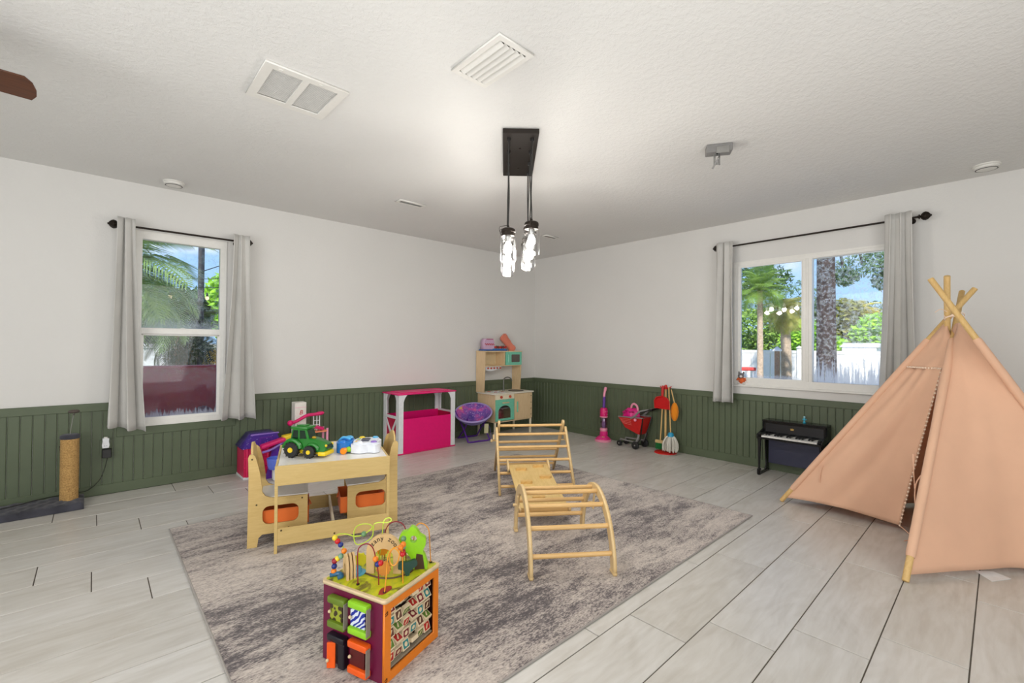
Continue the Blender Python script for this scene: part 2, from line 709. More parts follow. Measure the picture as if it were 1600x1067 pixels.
b = B()
b.b2(XW, W1[0] - 0.09, -0.019, 0, 0.642, TOPZ, 0.003).b2(W1[1] + 0.09, -0.001, -0.019, 0, 0.642, TOPZ, 0.003)
b.b2(W1[0] - 0.09, W1[0] - 0.001, -0.019, 0, 0.43, TOPZ, 0.003).b2(W1[1] + 0.001, W1[1] + 0.09, -0.019, 0, 0.43, TOPZ, 0.003)
b.b2(W1[0] - 0.09, W1[1] + 0.09, -0.0192, 0, 0.43, 0.494, 0.003)
b.build('trim_1', M_GREEN, kind='structure', smooth=0)
B().b2(-0.019, 0, YW, -0.019, 0.642, TOPZ, 0.003).build('trim_2', M_GREEN, kind='structure', smooth=0)
B().b2(XW, 0, -0.017, 0, 0, 0.076, 0.003).build('baseboard_left', M_GREEN, kind='structure', smooth=0)
B().b2(-0.017, 0, YW, -0.017, 0, 0.08, 0.003).build('baseboard_right', M_GREEN, kind='structure', smooth=0)

# ------------------------------------------------------------------ left window (single hung)
w1 = structure('window_1')
x0, x1, z0, z1 = W1
b = B()
b.frame(x0, x1, z0, z1, 0.05, 0.036, 0.045, 0.055, 0.086, Matrix.Translation((0, 0.037, 0)) @ XZ)
b.frame(x0 - 0.006, x1 + 0.006, z0 - 0.004, z1 + 0.006, 0.018, 0.018, 0.018, 0.018, 0.008, Matrix.Translation((0, -0.007, 0)) @ XZ)
b.build('frame', M_WHITE, w1, smooth=0)
B().b2(x0 + 0.05, x1 - 0.036, 0.0, 0.06, 1.238, 1.288, 0.003).b2(x0 + 0.05, x1 - 0.036, 0.012, 0.055, 1.226, 1.240, 0.002).build('meeting_rail', M_WHITE, w1, smooth=0)
b = B()
b.frame(x0 + 0.05, x1 - 0.036, z0 + 0.045, 1.238, 0.016, 0.016, 0.017, 0.004, 0.038, Matrix.Translation((0, 0.031, 0)) @ XZ)
b.build('sash', M_WHITE, w1, smooth=0)
B().box((-4.24, -0.004, 1.288), (0.03, 0.012, 0.008), bev=0.002).build('latch', M_WHITE, w1, smooth=0)
B().b2(x0 + 0.045, x1 - 0.03, 0.040, 0.044, 1.285, z1 - 0.05).build('upper_pane', wet_glass('wet_glass_upper', 0.30, 0.22, 0.6, 0.9), w1, smooth=0)
B().b2(x0 + 0.06, x1 - 0.045, 0.028, 0.032, 0.95, 1.23).build('lower_pane', wet_glass('wet_glass_middle', 0.05, 0.1, 0.5, 0.4), w1, smooth=0)
B().b2(x0 + 0.06, x1 - 0.045, 0.028, 0.032, z0 + 0.055, 0.95).build('lower_pane', wet_glass('wet_glass_low', 0.35, 0.4, 1.0, 1.1, film=0.04), w1, smooth=0, label='lower part of the pane, clouded with condensation')

# ------------------------------------------------------------------ right window (horizontal slider)
w2 = structure('window_2')
y0, y1, z0, z1 = W2
b = B()
b.frame(y0, y1, z0 + 0.022, z1, 0.05, 0.04, 0.06, 0.038, 0.094, Matrix.Translation((0.043, 0, 0)) @ YZ)
b.frame(y0 - 0.006, y1 + 0.006, z0 + 0.022, z1 + 0.006, 0.018, 0.018, 0.014, 0.018, 0.008, Matrix.Translation((-0.006, 0, 0)) @ YZ)
b.build('frame', M_WHITE, w2, smooth=0)
B().b2(0.0, 0.07, -3.52, -3.445, z0 + 0.08, z1 - 0.036, 0.003).b2(-0.006, 0.01, -3.492, -3.474, z0 + 0.08, z1 - 0.036, 0.002).build('mullion', M_WHITE, w2, smooth=0)
b = B()
b.frame(-3.45, y1 - 0.038, z0 + 0.08, z1 - 0.036, 0.017, 0.017, 0.012, 0.014, 0.038, Matrix.Translation((0.03, 0, 0)) @ YZ)
b.build('sash', M_WHITE, w2, smooth=0)
B().b2(-0.022, 0.09, y0 - 0.012, y1 + 0.012, z0, z0 + 0.022, 0.004).build('sill', M_WHITE, w2, smooth=0)
B().b2(0.034, 0.038, -3.447, y1 - 0.045, z0 + 0.085, z1 - 0.04).build('inner_pane', wet_glass('clear_glass', 0.10, 0.25, 0.12, 0.5, film=0.0), w2, smooth=0)
B().b2(0.048, 0.052, y0 + 0.045, -3.50, z0 + 0.075, z1 - 0.03).build('outer_pane', wet_glass('wet_glass_outer', 0.36, 0.7, 1.2, 1.3), w2, smooth=0)

# ------------------------------------------------------------------ curtains and rods
def cloth(name, c, trans=0.0, rough=0.9, weave=900, var=0.04):
    if name in MATS:
        return MATS[name]
    t = NT(name)
    v = t.coords()
    base = rgb(*c)
    n_ = t.noise(v, 6, 3)
    t.link(t.ramp(n_, [(0.3, tuple(x * (1 - var) for x in base[:3]) + (1,)), (0.7, tuple(min(1, x * (1 + var)) for x in base[:3]) + (1,))]), t.b.inputs['Base Color'])
    t.set(Roughness=rough)
    t.b.inputs['Sheen Weight'].default_value = 0.15
    t.bump(t.noise(v, weave, 2), 0.25, 0.001)
    if trans:
        tl = t.new('ShaderNodeBsdfTranslucent')
        tl.inputs[0].default_value = base
        mx = t.new('ShaderNodeMixShader')
        mx.inputs[0].default_value = trans
        t.link(t.b.outputs[0], mx.inputs[1])
        t.link(tl.outputs[0], mx.inputs[2])
        t.link(mx.outputs[0], t.n['Material Output'].inputs[0])
    MATS[name] = t.m
    return t.m


M_CURT = cloth('curtain_cloth', (214, 212, 207), 0.12)
M_IRON = plain('dark_bronze', (44, 36, 30), 0.45, 0.6)


def curtain(axis, a0, a1, b0, b1, zt, zb0, zb1, off, pleats, amp, label, ph=0.0, group='grey grommet curtains'):
    """axis 'x': hangs on the left wall; 'y': on the right wall. a0,a1 top edges, b0,b1 bottom edges"""
    def fn(u, v):
        s = u
        top = a0 + (a1 - a0) * s
        bot = b0 + (b1 - b0) * s
        k = v ** 1.4
        p = top + (bot - top) * k
        am = amp * (0.55 + 1.15 * v)
        d = off - am * math.sin(2 * PI * pleats * s + ph) - 0.006 * math.sin(9 * s + 5 * v)
        p += 0.35 * amp * math.cos(4 * PI * pleats * s + ph) * (1 - 0.3 * v)
        z = zt + (zb0 + (zb1 - zb0) * s - zt) * v - 0.006 * math.sin(2 * PI * pleats * s) * v
        return (p, d, z) if axis == 'x' else (d, p, z)
    c = thing('curtain', label, 'curtain', group=group)
    B().grid(fn, 72, 30).build('panel', M_CURT, c, smooth=60, solid=0.004)
    # stitched hem and header line
    for z_, nm in ((0.035, 'hem'),):
        pts = []
        for i in range(73):
            p = Vector(fn(i / 72, 1 - z_))
            pts.append(p)
        B().tube(pts, 0.0022, 5).build(nm, M_CURT, c)
    return c


curtain('x', -4.665, -4.575, -4.715, -4.49, 2.125, 0.535, 0.472, -0.12, 2.0, 0.035, 'grey curtain panel beside the single-hung window, nearer the scratching post', 0.4)
curtain('x', -3.895, -3.785, -3.985, -3.725, 2.125, 0.51, 0.495, -0.12, 2.0, 0.035, 'grey curtain panel beside the single-hung window, nearer the pink dollhouse', 1.2)
curtain('y', -2.86, -2.705, -2.875, -2.66, 2.228, 0.618, 0.61, -0.12, 2.5, 0.035, 'grey curtain panel on the sliding window, nearer the toy broom stand', 2.6)
curtain('y', -4.215, -4.06, -4.255, -4.005, 2.24, 0.62, 0.61, -0.12, 2.5, 0.035, 'grey curtain panel on the sliding window, behind the peach play tent', 0.9)


def finial(b, p, d, L=0.085, r=0.03):
    d = Vector(d).normalized()
    p = Vector(p)
    pts, rad = [], []
    for t, q in ((0, .3), (.08, .34), (.12, .62), (.17, .62), (.22, .28), (.3, .5), (.45, .92), (.58, 1.0), (.72, .8), (.86, .4), (.92, .26), (.96, .3), (1, .12)):
        pts.append(p + d * L * t)
        rad.append(r * q)
    b.tube(pts, rad, 14)


def rod(axis, p0, p1, off, label):
    t = thing('curtain_rod', label, 'curtain rod')
    mk = (lambda a, d, z: (a, d, z)) if axis == 'x' else (lambda a, d, z: (d, a, z))
    (a0, z0_), (a1, z1_) = p0, p1
    B().cyl(mk(a0, off, z0_), mk(a1, off, z1_), 0.008, n=12).build('rod', M_IRON, t)
    dv = Vector(mk(a1, off, z1_)) - Vector(mk(a0, off, z0_))
    for (a, z_), s in (((a0, z0_), -1), ((a1, z1_), 1)):
        b_ = B()
        finial(b_, mk(a, off, z_), dv * s)
        b_.build('finial', M_IRON, t)
        # ribs of the basket-shaped finial
        ax = dv.normalized() * s
        e = ax.orthogonal().normalized()
        f_ = ax.cross(e)
        b_ = B()
        for k in range(8):
            q = e * math.cos(k * PI / 4) + f_ * math.sin(k * PI / 4)
            base = Vector(mk(a, off, z_))
            b_.tube([base + ax * 0.085 * tt + q * 0.03 * rr for tt, rr in ((.28, .5), (.42, .95), (.58, 1.08), (.74, .85), (.88, .4))], 0.0022, 5)
        b_.build('rib', M_IRON, t)
        b_ = B()
        ia = a - s * 0.035 * (1 if a1 > a0 else -1)
        b_.cyl(mk(ia, off, z_ - 0.012), mk(ia, -0.001, z_ - 0.012), 0.006, n=10)
        b_.cyl(mk(ia, -0.006, z_ - 0.012), mk(ia, 0, z_ - 0.012), 0.022, n=14)
        b_.cyl(mk(ia, off, z_ - 0.03), mk(ia, off, z_ - 0.005), 0.007, n=8)
        b_.build('bracket', M_IRON, t)
    return t


rod('x', (-4.64, 2.072), (-3.825, 2.074), -0.082, 'dark bronze curtain rod with basket finials over the single-hung window')
rod('y', (-2.74, 2.186), (-4.243, 2.194), -0.08, 'dark bronze curtain rod with basket finials over the sliding window')
# ------------------------------------------------------------------ more materials
M_BIRCH = wood('birch_ply', (196, 168, 112), (218, 193, 140), 0.42, (3, 3, 40))
M_MAPLE = wood('maple', (212, 178, 122), (232, 204, 152), 0.4, (30, 30, 3))
M_MAPLEX = wood('maple_rung', (208, 164, 100), (230, 192, 132), 0.38, (3, 40, 40))
M_PINE = wood('pine_pole', (200, 160, 96), (224, 190, 128), 0.5, (40, 40, 3))
M_TWOOD = wood('table_wood', (200, 170, 106), (216, 188, 126), 0.42, (4, 40, 40))
M_CWOOD = wood('chair_wood', (198, 166, 102), (214, 186, 124), 0.42, (4, 40, 40))
M_KWOOD = wood('kitchen_wood', (214, 184, 140), (232, 206, 166), 0.45, (30, 30, 4))
M_WLAM = plain('white_laminate', (232, 230, 226), 0.25, var=0.02)
M_BLACK = plain('black_plastic', (22, 21, 20), 0.4)
M_SCREW = plain('screw_head', (96, 84, 60), 0.35, 0.8)
M_RED = plain('red_plastic', (196, 22, 22), 0.35)
M_GREY = plain('grey_plastic', (128, 126, 124), 0.45)
M_PINK = plain('hot_pink_plastic', (226, 8, 112), 0.38, var=0.03)
M_MAG = plain('magenta_plastic', (214, 20, 104), 0.4)
M_PURP = plain('purple_plastic', (92, 42, 148), 0.35)
M_LILAC = plain('lilac_plastic', (140, 108, 190), 0.4)
M_YEL = plain('yellow_plastic', (236, 204, 30), 0.4)
M_LPINK = plain('light_pink_plastic', (238, 160, 190), 0.4)
M_TEAL = plain('teal_paint', (116, 196, 168), 0.4)
M_CREAM = plain('cream_paint', (238, 226, 198), 0.45)
M_ORANGE = plain('orange_paint', (226, 104, 24), 0.42)
M_ALU = plain('brushed_metal', (170, 170, 168), 0.3, 0.9)


def clear(name, tint, amt=0.12, ior=1.45, rough=0.03):
    t = NT(name)
    tr = t.new('ShaderNodeBsdfTransparent')
    tr.inputs[0].default_value = tint
    gl = t.new('ShaderNodeBsdfGlossy')
    gl.inputs['Roughness'].default_value = rough
    lw = t.new('ShaderNodeLayerWeight', Blend=0.3)
    ad = t.new('ShaderNodeMapRange')
    ad.inputs['To Min'].default_value = amt
    ad.inputs['To Max'].default_value = amt + 0.45
    t.link(lw.outputs['Facing'], ad.inputs['Value'])
    mx = t.new('ShaderNodeMixShader')
    t.link(ad.outputs[0], mx.inputs[0])
    t.link(tr.outputs[0], mx.inputs[1])
    t.link(gl.outputs[0], mx.inputs[2])
    t.link(mx.outputs[0], t.n['Material Output'].inputs[0])
    return t.m


# ------------------------------------------------------------------ rug
t_ = NT('distressed_rug')
v_ = t_.coords((1.0, 2.1, 1))
a_ = t_.noise(v_, 1.1, 10, 0.72, 0.4)
vf = t_.coords((24, 60, 30))
f_ = t_.noise(vf, 3.0, 3, 0.6)
vs = t_.coords((2.2, 9, 1))
s_ = t_.noise(vs, 2.3, 6, 0.7, 0.6)
h1 = t_.new('ShaderNodeMath', operation='MULTIPLY_ADD')
t_.link(f_, h1.inputs[0])
h1.inputs[1].default_value = 0.62
t_.link(a_, h1.inputs[2])
h2 = t_.new('ShaderNodeMath', operation='MULTIPLY_ADD')
t_.link(s_, h2.inputs[0])
h2.inputs[1].default_value = 0.5
t_.link(h1.outputs[0], h2.inputs[2])
h3 = t_.new('ShaderNodeMath', operation='MULTIPLY')
t_.link(h2.outputs[0], h3.inputs[0])
h3.inputs[1].default_value = 0.5
c_ = t_.ramp(h3.outputs[0], [(0.445, rgb(74, 66, 68)), (0.487, rgb(110, 101, 100)), (0.518, rgb(160, 149, 142)), (0.60, rgb(202, 191, 181))])
t_.link(c_, t_.b.inputs['Base Color'])
t_.set(Roughness=0.95)
t_.b.inputs['Sheen Weight'].default_value = 0.2
t_.bump(t_.noise(t_.coords(), 420, 2), 0.5, 0.003)
M_RUG = t_.m
RX0, RX1, RY0, RY1 = -4.43, -1.435, -3.515, -1.165
rug = thing('area_rug', 'large rectangular rug in distressed beige and charcoal streaks under the play table', 'rug', (-2.93, -2.34, 0.0))
B().b2(RX0 + 2.93, RX1 + 2.93, RY0 + 2.34, RY1 + 2.34, 0.0005, 0.007, 0.003).build('pile', M_RUG, rug, smooth=0)
b = B()
for pts in ([(RX0, RY0), (RX1, RY0)], [(RX1, RY0), (RX1, RY1)], [(RX1, RY1), (RX0, RY1)], [(RX0, RY1), (RX0, RY0)]):
    b.cyl((pts[0][0] + 2.93, pts[0][1] + 2.34, 0.0045), (pts[1][0] + 2.93, pts[1][1] + 2.34, 0.0045), 0.0042, n=8)
b.build('bound_edge', cloth('rug_binding', (150, 144, 138)), rug)
RZ = 0.0072

# ------------------------------------------------------------------ ceiling fittings
M_FIX = plain('painted_metal_white', (226, 224, 218), 0.45, var=0.02)
M_DUCT = plain('duct_shadow', (96, 94, 90), 0.9)


def vent(name, label, x0, x1, y0, y1, slats, along, tilt, border=0.028, group=None, bars=0):
    t = thing(name, label, 'vent', ((x0 + x1) / 2, (y0 + y1) / 2, H), group=group)
    hx, hy = (x1 - x0) / 2, (y1 - y0) / 2
    b = B()
    b.frame(-hx, hx, -hy, hy, border, border, border, border, 0.011, Matrix.Translation((0, 0, -0.0065)))
    if bars:
        b.b2(-0.014, 0.014, -hy + border, hy - border, -0.012, -0.001)
    b.build('frame', M_FIX, t, smooth=0)
    B().b2(-hx + border, hx - border, -hy + border, hy - border, -0.0015, -0.0005).build('backing', plain('pale_filter', (176, 175, 170), 0.8) if bars else M_DUCT, t, smooth=0)
    return t, hx - border, hy - border


t, hx, hy = vent('return_grille', 'white return air grille with two fine louvred panels on the ceiling', -4.24, -3.86, -2.455, -2.09, 0, 'x', 0, 0.04, bars=1)
for sx in (-1, 1):
    b = B()
    xa, xb = (0.014, hx) if sx > 0 else (-hx, -0.014)
    k = -hy + 0.006
    while k < hy - 0.004:
        b.box(((xa + xb) / 2, k, -0.006), (xb - xa, 0.0092, 0.0012), (R(16), 0, 0))
        k += 0.0092
    b.build('louvre_panel', plain('louvre_grey', (226, 225, 221), 0.5), t, smooth=0, kind='stuff')
for lx_ in (0.06, -0.12):
    B().box((lx_, -hy - 0.02, -0.013), (0.02, 0.008, 0.004), bev=0.001).build('latch', M_FIX, t, smooth=0)
t, hx, hy = vent('supply_vent', 'white ceiling supply vent with five wide slanted slats', -3.593, -3.393, -3.305, -2.967, 5, 'y', 0, 0.024)
for k in range(5):
    B().box((-hx + (k + 0.5) * 2 * hx / 5, 0, -0.011), (0.029, 2 * hy - 0.01, 0.0022), (0, R(28), 0), 0.0005).build('slat', M_FIX, t, smooth=0)
for nm, lab, xx, yy, w in (('small_vent', 'small ceiling vent above the pink playhouse', (-2.842, -2.583), (-1.135, -1.045), 1), ('small_vent', 'small ceiling vent near the corner behind the jar lights', (-1.012, -0.80), (-1.165, -1.085), 1)):
    t, hx, hy = vent(nm, lab, xx[0], xx[1], yy[0], yy[1], 3, 'x', 0, 0.02, 'small slotted ceiling vents')
    for k in range(3):
        B().box((0, -hy + (k + 0.5) * 2 * hy / 3, -0.008), (2 * hx, 0.011, 0.0016), (R(40), 0, 0)).build('slat', plain('vent_slat', (176, 174, 170), 0.5), t, smooth=0)

for loc, lab in (((-4.338, -0.238, H), 'round white smoke detector above the single-hung window'), ((-0.268, -4.62, H), 'round white smoke detector above the peach play tent')):
    t = thing('smoke_detector', lab, 'smoke detector', loc, group='smoke detectors on the ceiling')
    B().lathe([(0.0, 0), (0.072, 0), (0.072, -0.008), (0.066, -0.012)], n=28).build('base', M_FIX, t)
    B().lathe([(0.066, -0.012), (0.064, -0.022), (0.052, -0.031), (0.03, -0.034), (0, -0.034)], n=28).build('cover', M_FIX, t)
    B().lathe([(0.056, -0.0285), (0.0575, -0.0305), (0.052, -0.032), (0.051, -0.0305)], n=28, cap=False).build('vent_ring', M_DUCT, t)

# metal projector mount left on the ceiling
t = thing('projector_mount', 'empty grey metal projector mount with dangling bracket on the ceiling', 'mount', (-1.90, -3.475, H), R(-58))
B().b2(-0.075, 0.075, -0.04, 0.04, -0.05, 0, 0.004).build('box', M_GREY, t, smooth=0)
B().b2(-0.02, 0.055, -0.046, -0.0395, -0.062, -0.02, 0.002).build('face_plate', M_ALU, t, smooth=0)
B().extr([rrect(-0.02, 0.02, -0.075, 0, 0.004), rrect(-0.008, 0.008, -0.06, -0.015, 0.004)], 0.003, Matrix.Translation((-0.01, 0, -0.045)) @ XZ).build('bracket', M_ALU, t, smooth=0)
B().box((-0.02, -0.012, -0.115), (0.01, 0.004, 0.07), (0.35, 0.5, 0), 0.001).box((0.0, -0.004, -0.1), (0.01, 0.004, 0.05), (0, -0.2, 0), 0.001).build('arm', M_GREY, t, smooth=0)
B().cyl((-0.01, -0.012, -0.05), (-0.01, 0.012, -0.05), 0.006, n=10).build('bolt', M_BLACK, t)

# ceiling fan, only one blade tip in view
t = thing('ceiling_fan', 'dark walnut ceiling fan blade reaching in over the single-hung window', 'ceiling fan', (-5.62, -2.02, H))
M_WALNUT = wood('walnut_blade', (66, 34, 18), (98, 54, 30), 0.4, (4, 40, 40))
B().cyl((0, 0, -0.18), (0, 0, 0), 0.012).lathe([(0, -0.001), (0.07, -0.001), (0.06, -0.05), (0.02, -0.06), (0, -0.06)]).build('downrod', M_IRON, t)
B().lathe([(0, -0.16), (0.05, -0.16), (0.11, -0.19), (0.12, -0.24), (0.1, -0.28), (0.05, -0.3), (0, -0.3)], n=28).build('motor', M_IRON, t)
outline = [(0.16, -0.05), (0.3, -0.07), (0.55, -0.082), (0.615, -0.082), (0.636, -0.05), (0.646, 0.0), (0.645, 0.04), (0.63, 0.078), (0.3, 0.066), (0.16, 0.05)]
bl = B().extr([outline], 0.006, Matrix.Rotation(R(-9), 4, 'X')).build('blade', M_WALNUT, t, loc=(0, 0, -0.245), smooth=0, rot=(0, 0, R(2)))
for k in range(1, 5):
    share(bl, 'blade', t, (0, 0, -0.245), (0, 0, R(2 + 72 * k)))
for k in range(5):
    B().box((0.13, 0, 0), (0.12, 0.035, 0.006), bev=0.002).build('blade_arm', M_IRON, t, loc=(0, 0, -0.24), rot=(0, 0, R(2 + 72 * k)), smooth=0)

# ------------------------------------------------------------------ pendant with eight jar shades
M_JAR = clear('jar_glass', (0.96, 0.96, 0.96, 1), 0.04)
M_BULB = emis('lit_bulb', (1.0, 0.96, 0.88, 1), 4.5)
M_CANOPY = plain('dark_bronze_plate', (40, 33, 28), 0.55, 0.4)
t = thing('jar_pendant', 'rectangular dark bronze ceiling pendant with eight lit glass jar shades', 'pendant light', (-2.742, -2.529, H), R(48.2))
B().b2(-0.335, 0.335, -0.107, 0.107, -0.03, 0, 0.003).build('canopy', M_CANOPY, t, smooth=0)
for lx in (-0.13, 0.19):
    B().lathe([(0, -0.036), (0.006, -0.035), (0.007, -0.03)], (lx, 0, 0), 10).build('cap_nut', M_IRON, t)
lids = {0.07: (1.865, 1.888, 1.862, 1.862), -0.07: (1.907, 1.925, 1.90, 1.905)}
first = True
for ly in (0.07, -0.07):
    for i, lx in enumerate((-0.27, -0.09, 0.09, 0.27)):
        z = lids[ly][i] - H
        wob = 0.004 * math.sin(3.3 * i + 20 * ly)
        cord = smooth_path([(lx, ly, -0.03), (lx + wob, ly, -0.2), (lx - wob, ly - wob, z / 2 - 0.1), (lx, ly, z + 0.06), (lx, ly, z)], 5)
        cb = B().tube(cord, 0.0035, 6)
        cb.lathe([(0.012, -0.03), (0.011, -0.045), (0.004, -0.052)], (lx, ly, 0), 12)
        cb.build('cord', M_BLACK, t)
        if first:
            lid = B().lathe([(0.0, 0.018), (0.006, 0.018), (0.008, 0.004), (0.03, 0.002), (0.04, -0.004), (0.043, -0.012), (0.043, -0.022), (0.040, -0.024), (0.041, -0.045), (0.0, -0.045)], n=26).build('lid', M_IRON, t, loc=(lx, ly, z))
            jar = B().lathe([(0.038, -0.040), (0.045, -0.052), (0.0465, -0.06), (0.0465, -0.185), (0.044, -0.194), (0.036, -0.199), (0, -0.199)], n=26, cap=False).build('jar', M_JAR, t, loc=(lx, ly, z))
            bulb = B().lathe([(0.011, -0.075), (0.014, -0.083), (0.022, -0.10), (0.025, -0.114), (0.022, -0.128), (0.013, -0.138), (0, -0.141)], n=20).build('bulb', M_BULB, jar)
            sock = B().lathe([(0.018, -0.04), (0.018, -0.06), (0.013, -0.078), (0, -0.078)], n=14).build('socket', M_ALU, jar)
            bail = B().tube(smooth_path([(0.0, 0.042, -0.02), (0.012, 0.052, -0.012), (0.008, 0.052, 0.012), (0, 0.03, 0.016), (0, 0.0, 0.02)], 4), 0.0016, 6).tube([(0.0, 0.043, -0.02), (0, 0.047, -0.05), (0, 0.046, -0.07)], 0.0014, 5).build('wire_bail', M_IRON, lid)
            parts = (lid, jar, bulb, sock, bail)
            first = False
            jar_o = jar
        else:
            l2 = share(lid, 'lid', t, (lx, ly, z))
            j2 = share(jar, 'jar', t, (lx, ly, z))
            share(bulb, 'bulb', j2)
            share(sock, 'socket', j2)
            share(bail, 'wire_bail', l2)
            l2.rotation_euler = (0, 0, 0.6 * i + (1.6 if ly < 0 else 0))
            jar_o = j2
        # the lamp's own light
        d = bpy.data.lights.new('bulb_light', 'POINT')
        d.energy = 4.6
        d.shadow_soft_size = 0.03
        d.color = (1.0, 0.96, 0.9)
        lo = bpy.data.objects.new('bulb_light', d)
        COL.objects.link(lo)
        lo.parent = t
        lo.location = (lx, ly, z - 0.17)

# ------------------------------------------------------------------ play table with its two chairs
TA = R(-18.2)
tb = thing('play_table', 'light wood play table with white top holding the toy tractor', 'table', (-4.048, -1.971, RZ), TA)
w, d, h = 0.619, 0.591, 0.481
B().b2(0.0, w, 0, 0.012, 0.372, h, 0.0015).build('apron', M_TWOOD, tb, smooth=0)
B().b2(0.0, w, d - 0.012, d, 0.372, h, 0.0015).build('apron', M_TWOOD, tb, smooth=0)
B().b2(0.016, w, 0.001, 0.013, 0.043, 0.136, 0.0015).build('lower_rail', M_TWOOD, tb, smooth=0)
B().b2(0.016, w, d - 0.013, d - 0.001, 0.03, 0.115, 0.0015).build('lower_rail', M_TWOOD, tb, smooth=0)
for x0_, x1_ in ((0, 0.012), (w - 0.012, w)):
    B().b2(x0_, x1_, 0.013, 0.06, 0, h - 0.004, 0.001).build('leg', M_TWOOD, tb, smooth=0)
    B().b2(x0_, x1_, d - 0.06, d - 0.013, 0, h - 0.004, 0.001).build('leg', M_TWOOD, tb, smooth=0)
    B().b2(x0_, x1_, 0.06, d - 0.06, 0.40, h - 0.004, 0.001).build('side_apron', M_TWOOD, tb, smooth=0)
for x0_ in (0, w - 0.016):
    B().b2(x0_, x0_ + 0.016, 0, 0.013, 0, 0.374, 0.001).build('leg_edge', M_TWOOD, tb, smooth=0)
B().b2(0.014, w - 0.014, 0.013, d - 0.013, h - 0.014, h - 0.002, 0.001).build('tabletop', M_WLAM, tb, smooth=0, label='white wipe-clean tabletop')
B().b2(0.303, 0.315, 0.013, d - 0.013, 0.06, 0.112, 0.001).build('stretcher', M_CREAM, tb, smooth=0)
for px_, pz_ in ((0.31, 0.066), (0.035, 0.125)):
    B().cyl((px_, -0.001, pz_), (px_, 0.003, pz_), 0.005, n=10).build('screw', M_SCREW, tb)


def bean(pts, sub=5):
    P = pts + [pts[0]]
    out = smooth_path([(p[0], p[1], 0) for p in P], sub)
    return [(p.x, p.y) for p in out[:-1]]


M_BIN = cloth('orange_bin_cloth', (226, 112, 44), 0.0, 0.85, 500)


def make_chair(label, bin_label):
    c = thing('storage_chair', label, 'chair', group='small chairs at the play table')
    side = [(0.0, 0), (0.05, 0), (0.056, 0.05), (0.075, 0.068), (0.235, 0.068), (0.25, 0.05), (0.253, 0), (0.31, 0), (0.31, 0.268), (0.12, 0.272), (0.088, 0.285), (0.073, 0.31), (0.068, 0.36), (0.06, 0.42), (0.043, 0.49), (0.034, 0.517), (0.02, 0.53), (0.006, 0.525), (0.0, 0.51), (0.004, 0.40), (0.003, 0.25)]
    hole = rrect(0.075, 0.262, 0.122, 0.226, 0.035, 5)
    for y_ in (0.007, 0.269):
        B().extr([side, hole], 0.014, Matrix.Translation((0, y_, 0)) @ XZ).build('side_panel', M_CWOOD, c, smooth=0)
    B().b2(0.06, 0.312, 0.015, 0.261, 0.262, 0.274, 0.001).build('seat', M_WLAM, c, smooth=0, label='white laminate seat')
    back = [(0.0, 0), (0.246, 0)] + [(0.246, 0.13), (0.238, 0.17), (0.20, 0.215), (0.16, 0.236), (0.123, 0.242), (0.086, 0.236), (0.046, 0.215), (0.008, 0.17), (0.0, 0.13)]
    Mb = Matrix.Translation((0.036, 0.015, 0.335)) @ Matrix.Rotation(R(-6), 4, 'Y') @ Matrix(((0, 0, 1, 0), (1, 0, 0, 0), (0, 1, 0, 0), (0, 0, 0, 1)))
    B().extr([back], 0.012, Mb).build('backrest', M_CWOOD, c, smooth=0)
    B().b2(0.03, 0.042, 0.015, 0.261, 0.20, 0.26, 0.001).b2(0.05, 0.3, 0.015, 0.261, 0.085, 0.095, 0.001).build('shelf_panel', M_CWOOD, c, smooth=0)
    for px_, pz_ in ((0.02, 0.50), (0.045, 0.24), (0.28, 0.252), (0.21, 0.09)):
        B().cyl((px_, -0.001, pz_), (px_, 0.002, pz_), 0.005, n=10).build('screw', M_SCREW, c)
    return c


def make_bin(loc, rz, label):
    c = thing('fabric_bin', label, 'bin', loc, rz, 'orange fabric bins in the small chairs')
    b = B()
    t_ = 0.004
    x0_, x1_, y0_, y1_, z1_ = 0, 0.27, 0.0, 0.235, 0.098
    b.b2(x0_, x1_, y0_, y1_, 0, t_)
    b.b2(x0_, x0_ + t_, y0_, y1_, 0, z1_).b2(x1_ - t_, x1_, y0_, y1_, 0, z1_).b2(x0_, x1_, y0_, y0_ + t_, 0, z1_).b2(x0_, x1_, y1_ - t_, y1_, 0, z1_)
    b.build('box', M_BIN, c, smooth=0)
    B().tube([(x0_, y0_, z1_), (x1_, y0_, z1_), (x1_, y1_, z1_), (x0_, y1_, z1_)], 0.0035, 6, closed=True).build('rim', M_BIN, c)
    B().tube(smooth_path([(x1_ + 0.002, 0.09, 0.09), (x1_ + 0.012, 0.118, 0.07), (x1_ + 0.002, 0.146, 0.09)], 4), 0.004, 6).build('handle', M_BIN, c)
    return c


def tw(lx, ly, z):
    return (-4.048 + lx * math.cos(TA) - ly * math.sin(TA), -1.971 + lx * math.sin(TA) + ly * math.cos(TA), z)


c1 = make_chair('small wooden chair with white seat at the dollhouse end of the play table', '')
c1.location = tw(-0.142, 0.135, RZ)
c1.rotation_euler.z = TA
c2 = copy_tree(c1)
c2['label'] = 'small wooden chair with white seat at the climbing frame end of the play table'
c2.location = tw(0.706, 0.475, RZ)
c2.rotation_euler.z = TA + PI
make_bin(tw(-0.142 + 0.048, 0.135 + 0.018, RZ + 0.0965), TA, 'orange fabric bin under the seat of the chair nearer the dollhouse')
make_bin(tw(0.706 - 0.081, 0.475 - 0.018, RZ + 0.0965), TA + PI, 'orange fabric bin pulled slightly out of the chair nearer the climbing frame')

